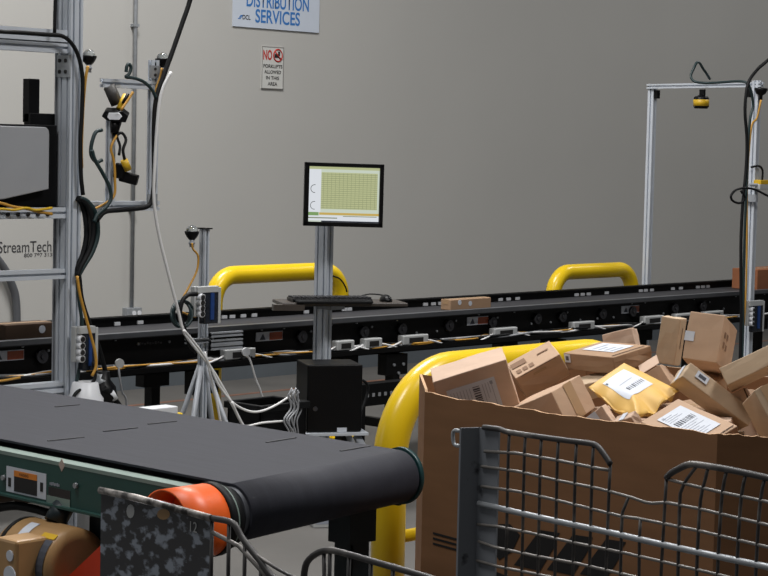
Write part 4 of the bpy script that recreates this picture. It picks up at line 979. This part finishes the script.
# R: lifted flaps
t, o, a, bb, c, cen = fr('R'); n = face_n(a, bb, -c); b = nb(); sheet(b, o + n * .002, a, (bb * .4 + n * .03), n, .002); link('flap', b, CB[2], t)
t, o, a, bb, c, cen = fr('M'); n = face_n(a, c, -bb); strip(t, o + a * .1 , c * .8, a, .004, n, CRACK, 'flap_gap')
# lower layer of parcels seen only in the gaps
k_ = 0
low = []
for ix in range(4):
    for iy in range(5):
        x = GX0 + .17 + ix * .29; y = GYa - .02 + iy * .2
        if ix in (0, 3) and iy in (0, 4): continue
        top = (1.02, 1.07, 1.1, 1.08)[ix] + rnd.uniform(-.015, .01) - (.03 if iy in (4,) else 0)
        h = rnd.uniform(.09, .13); wdx, wdy = rnd.uniform(.11, .13), rnd.uniform(.08, .092)
        low.append((x, y, top, wdx, wdy, h))
for i, (x, y, top, wx_, wy_, h) in enumerate(low):
    t = thing('cardboard_box', 'brown box in the lower layer of the heap, seen only through gaps', 'box', (x, y, top - h), 'lower layer parcels inside the bin')
    R6 = M.Rotation(rnd.uniform(-.12, .12), 3, 'Z'); b = nb(); box(b, (x, y, top - h / 2), (wx_ * 2, wy_ * 2, h), R6); link('carton', b, CB[i % 4], t, bevel=.003)
    b = nb(); box(b, (x, y, top + .0006), (wx_ * 2, .03, .0008), R6); link('tape', b, TAPE, t)
t = thing('kraft_void_fill', 'deep fill of brown parcels below the visible heap', 'packing', (cx_, cy_, .152)); t['kind'] = 'stuff'
b = nb(); prism(b, [(cx_ + (x - cx_) * .93, cy_ + (y - cy_) * .93) for x, y in cor], (0, 0, .152), X, Y, Z, .74); link('fill', b, CB[3], t)
# ------------------------------------------------------------------ yellow padded mailer
mcorn = [(588.5, 387), (624, 362.8), (679, 390.5), (637, 422)]     # left, back, right, front-bottom tip
ez = [onx(*mcorn[0], 4.52), onx(*mcorn[1], 4.66), onx(*mcorn[2], 4.60), onx(637, 419, 4.38)]
t = thing('padded_mailer', 'bright yellow padded envelope with white shipping label on the heap', 'envelope', (ez[0] + ez[1] + ez[2] + ez[3]) / 4 - Z * .04)
n_ = ((ez[2] - ez[0]).cross(ez[1] - ez[3])).normalized()
if n_.z < 0: n_ = -n_
def env_mid(u, v): return (ez[3] * (1 - u) + ez[2] * u) * (1 - v) + (ez[0] * (1 - u) + ez[1] * u) * v
def g_(x, m, w): return math.exp(-((x - m) / w) ** 2)
def env_top(u, v):
    puff = max(0, 16 * u * (1 - u) * v * (1 - v)) ** .5
    h = .014 * puff
    lowf = max(0, 1 - (u + v) / .9)                                  # crumpled front corner
    h += .020 * g_(u - v, 0, .10) * min(1, 4 * u + .3) * max(0, 1 - u) * lowf * 1.4
    h -= .024 * g_(u, .40, .10) * max(0, 1 - v / .30)                # folds along the right front edge
    h -= .018 * g_(u, .80, .07) * max(0, 1 - v / .30)
    h -= .024 * g_(v, .45, .16) * max(0, 1 - u / .26)                # fold along the left front edge
    h -= .012 * g_(v, .80, .10) * max(0, 1 - u / .2)
    return env_mid(u, v) + n_ * h
b = nb(); NS = 36; top = {}; bot = {}
for i in range(NS + 1):
    for j in range(NS + 1):
        u, v = i / NS, j / NS
        puff = max(0, 16 * u * (1 - u) * v * (1 - v)) ** .5
        top[i, j] = b.verts.new(env_top(u, v)); bot[i, j] = b.verts.new(env_mid(u, v) - Z * (.034 * puff + .002) - n_ * (.016 * (g_(v, .45, .16) * max(0, 1 - u / .26) + g_(u, .4, .1) * max(0, 1 - v / .3))))
for i in range(NS):
    for j in range(NS):
        b.faces.new((top[i, j], top[i + 1, j], top[i + 1, j + 1], top[i, j + 1])).smooth = True
        b.faces.new((bot[i, j], bot[i, j + 1], bot[i + 1, j + 1], bot[i + 1, j])).smooth = True
edge = [(i, 0) for i in range(NS)] + [(NS, j) for j in range(NS)] + [(i, NS) for i in range(NS, 0, -1)] + [(0, j) for j in range(NS, 0, -1)]
for k in range(len(edge)):
    p, q = edge[k], edge[(k + 1) % len(edge)]; b.faces.new((top[p], bot[p], bot[q], top[q]))
link('envelope_body', b, ENVY, t)
def env_patch(u0_, u1_, v0_, v1_, lift, n=10):
    b = nb(); g = [[b.verts.new(env_top(u0_ + (u1_ - u0_) * i / n, v0_ + (v1_ - v0_) * j / n) + n_ * lift) for j in range(n + 1)] for i in range(n + 1)]
    for i in range(n):
        for j in range(n): b.faces.new((g[i][j], g[i + 1][j], g[i + 1][j + 1], g[i][j + 1])).smooth = True
    return b
lb = link('label', env_patch(.20, .78, .30, .85, .0012), PAPER, t)
b = nb()
for k in range(9):
    p = env_patch(.36 + .045 * k, .36 + .045 * k + rnd.choice((.014, .026)), .42, .50, .0018, 2); me_ = bpy.data.meshes.new('t'); p.to_mesh(me_); p.free(); b.from_mesh(me_); bpy.data.meshes.remove(me_)
link('barcode', b, PRINT, lb)
b = nb()
for k in range(1):
    p = env_patch(.34, .34 + rnd.uniform(.2, .4), .60 + .06 * k, .612 + .06 * k, .0018, 4); me_ = bpy.data.meshes.new('t'); p.to_mesh(me_); p.free(); b.from_mesh(me_); bpy.data.meshes.remove(me_)
link('print_lines', b, PRINTL, lb)
link('print_square', env_patch(.21, .25, .76, .80, .0018, 2), PRINT, lb)

# ------------------------------------------------------------------ wire cage carts in front
azR = radians(86); qR = V((3.333, 2.811, 1.24)); dR = -V((cos(azR), sin(azR), 0)); nR = V((-sin(azR), cos(azR), 0))
def cr_(px, py, lift=0): return onv(px, py, qR, azR) + nR * lift
rc = thing('wire_cage_cart', 'grey wire mesh cart in front of the corrugated bin, top rim dented by a notch', 'cart', (qR.x, qR.y, 0))
toff = [0]
b = nb(); ztp = 1.24
sheet(b, (qR.x, qR.y, .1), dR * .062, Z * (ztp - .1), nR, .005); sheet(b, (qR.x, qR.y, .1), V((-.045, .02, 0)), Z * (ztp - .1), V((0, -1, 0)), .005)
link('corner_post', b, POSTP, rc)
b = nb(); P = [cr_(461, 431), cr_(454, 431), cr_(453, 438), cr_(455, 445), cr_(463, 446)]; tube(b, P, .0045, 8, 4); link('hook_loop', b, GALV, rc)
wl = []
def wr_(pts, r=.0042, sm=0, m_=WIRE, name='wire', lift=.008):
    b = nb(); tube(b, [cr_(px, py, lift) for px, py in pts], r, 8, sm); link(name, b, m_, rc)
# rims
wr_([(486, 427), (503, 429), (512, 432), (560, 439), (592, 443), (600, 446), (608, 456), (613, 464)], .0062, 3, name='rim_wire')
wr_([(669, 478), (672, 474), (682, 468), (692, 464), (702, 464.5), (730, 469), (768, 477), (810, 487)], .0068, 3, name='rim_wire')
wr_([(671, 479), (690, 484), (720, 491), (768, 501), (810, 511)], .0034, m_=WIREH, name='horizontal_wire')
wr_([(487, 451), (520, 453), (560, 460), (600, 468), (613, 470)], .0036, m_=WIREH, name='horizontal_wire')
wr_([(484, 466), (520, 471), (560, 480), (600, 488), (612, 491), (630, 496), (634, 497), (648, 502), (655, 503), (668, 502), (700, 508), (768, 524), (810, 533)], .0034, 0, m_=WIREH, name='horizontal_wire')
wr_([(484, 486), (520, 491), (560, 500), (600, 510), (625, 516), (640, 518), (700, 530), (768, 546), (810, 556)], .0034, m_=WIREH, name='horizontal_wire')
wr_([(481, 503), (520, 512), (560, 521), (610, 531.5), (660, 543), (720, 556), (768, 566), (810, 575)], .0068, name='middle_bar', m_=GALV)
wr_([(480, 524), (500, 526), (540, 534), (580, 543), (625, 552), (660, 560), (720, 574), (768, 586)], .0034, m_=WIREH, name='horizontal_wire')
wr_([(481, 541), (498, 547), (540, 556), (580, 563), (640, 577), (700, 592)], .0034, m_=WIREH, name='horizontal_wire')
wr_([(479, 560), (500, 566), (540, 574), (580, 582)], .0034, m_=WIREH, name='horizontal_wire')
wr_([(631, 497), (625, 512), (624, 530), (623, 576), (622, 640)], .0034, name='vertical_wire')
for top_, bot_ in (((512, 432), (507, 640)), ((528, 434), (523, 640)), ((544, 437), (539, 640)), ((561, 439.5), (556, 640)), ((579, 443), (574, 640)), ((596, 445), (590, 640)), ((613, 464), (606, 640)), ((643, 518), (641, 640)), ((669, 478), (660, 640))):
    wr_([top_, ((top_[0] * .97 + bot_[0] * .03) - 1, top_[1] + 20), bot_], .0034, name='vertical_wire')
for x_ in (700, 711, 729, 748, 767, 788):
    y_ = 465 + (x_ - 700) * .21
    k_ = (x_ - 700) / 88
    xb = 680 + (x_ - 700) * 1.0 + (0 if x_ > 700 else 2)
    if x_ == 700: P = [(700, 465), (690, 478), (684, 490), (682, 510), (679, 640)]
    elif x_ == 711: P = [(711, 466), (707, 482), (703, 500), (700, 550), (697, 640)]
    else: P = [(x_, y_), (x_ - 4, y_ + 20), (x_ - 7, y_ + 60), (x_ - 12, 640)]
    wr_(P, .0036, 2, name='vertical_wire')
b = nb(); tube(b, [V((qR.x, qR.y, .16)), V((qR.x, qR.y, .16)) + dR * 1.1], .02, 8); tube(b, [V((qR.x - .55, qR.y, .16)), V((qR.x - .55, qR.y, .16)) + dR * 1.1], .02, 8)
for s_ in (0, .35, .7, 1.1): tube(b, [V((qR.x, qR.y, .16)) + dR * s_, V((qR.x - .55, qR.y, .16)) + dR * s_], .015, 8)
link('base_frame', b, GALV, rc)
b = nb(); e_ = V((qR.x, qR.y, 0)) + dR * 1.1; sheet(b, e_ + Z * .1, -dR * .06, Z * 1.1, nR, .005); link('corner_post', b, POSTP, rc)
for (sx, sy_) in ((0, 0), (0, 1.1), (-.55, 0), (-.55, 1.1)):
    p = V((qR.x + sx, qR.y, .05)) + dR * sy_; b = nb(); cyl(b, p - X * .015, p + X * .015, .05, 20); cyl(b, p, p + Z * .1, .012, 8); link('caster', b, BLKRUB, rc)
# left cart
pL = V((2.271, 2.799, 1.22)); azL = radians(86); dL = -V((cos(azL), sin(azL), 0)); nL = V((-sin(azL), cos(azL), 0))
def cl_(px, py, lift=0): return onv(px, py, pL, azL) + nL * lift
lc = thing('plated_cage_cart', 'wire cage cart with a chipped dark metal plate at bottom left', 'cart', (pL.x, pL.y, 0))
e1 = cl_(213.5, 518); e1 = V((e1.x, e1.y, 0)); s1_ = (e1 - V((pL.x, pL.y, 0))).length
b = nb(); sheet(b, (pL.x, pL.y, .55), dL * s1_, Z * (1.214 - .55), nL, .004)
link('metal_plate', b, PLATE, lc)
b = nb(); pts = [cl_(132.5 + 4 * cos(k * pi / 6), 511 + 7 * sin(k * pi / 6), .0045) for k in range(12)]; b.faces.new([b.verts.new(p) for p in pts]); link('white_smudge', b, CREAM, lc)
a_ = cl_(192.5, 531, .0046); c_ = cl_(199.5, 524, .0046); text('stencil_number', '12', a_, dL, Z, (c_ - a_).dot(dL), .018, CREAM, lc)
b = nb(); pts = [cl_(165.5 + 6.5 * cos(k * pi / 6), 513 + 5.5 * sin(k * pi / 6) + 1, .0045) for k in range(12)]; b.faces.new([b.verts.new(p) for p in pts]); link('worn_patch', b, TAN, lc)
b = nb(); sheet(b, V((pL.x, pL.y, .1)) - nL * .032, dL * .035, Z * 1.10, nL, .03); link('corner_post', b, POSTP, lc)
def wl_(pts, r=.0048, sm=0, m_=WIRE, name='wire', lift=.002):
    b = nb(); tube(b, [cl_(px, py, lift) for px, py in pts], r, 8, sm); link(name, b, m_, lc)
wl_([(102, 490), (140, 498), (213, 518)], .0065, 0, RIMW, 'top_rim', .004)
wl_([(213, 518), (229, 521), (236, 525), (242, 536), (250, 547), (262, 562), (272, 575), (285, 584)], .0056, 3, name='bent_rim_wire')
wl_([(250, 548), (262, 558), (290, 575), (330, 590)], .003, 3, name='bent_rim_wire')
wl_([(306, 590), (305, 576), (308, 562), (318, 553), (330, 550), (345, 553), (380, 563), (425, 576), (470, 590)], .0056, 3, name='bent_rim_wire')
wl_([(213, 532), (240, 546), (262, 570), (280, 590)], .004, 0, m_=WIREH, name='horizontal_wire')
for a_, c_ in (((230, 522), (228, 640)), ((213, 519), (211, 640)), ((246, 542), (244, 640)), ((262, 562), (260, 640)), ((331, 551), (329, 640)), ((350, 554), (348, 640)), ((372, 560), (370, 640)), ((394, 567), (392, 640)), ((325, 553), (326, 640))):
    wl_([a_, c_], .0034, 0, name='vertical_wire')
b = nb(); P = cl_(213.5, 519); 
b = nb(); base0 = V((pL.x, pL.y, .16))
for s_ in (0, 1.0): tube(b, [base0 + dL * s_, base0 + dL * s_ - X * .45], .018, 8)
tube(b, [base0, base0 + dL * 1.0], .018, 8); tube(b, [base0 - X * .45, base0 - X * .45 + dL * 1.0], .018, 8); link('base_frame', b, GALV, lc)
e_ = V((pL.x, pL.y, .1)) + dL * 1.0; b = nb(); sheet(b, e_, -dL * .04, Z * 1.0, nL, .004); link('corner_post', b, POSTP, lc)
for (sx, sy_) in ((0, 0), (0, 1.0), (-.45, 0), (-.45, 1.0)):
    p = V((pL.x + sx, pL.y, .05)) + dL * sy_; b = nb(); cyl(b, p - X * .015, p + X * .015, .05, 20); cyl(b, p, p + Z * .1, .012, 8); link('caster', b, BLKRUB, lc)
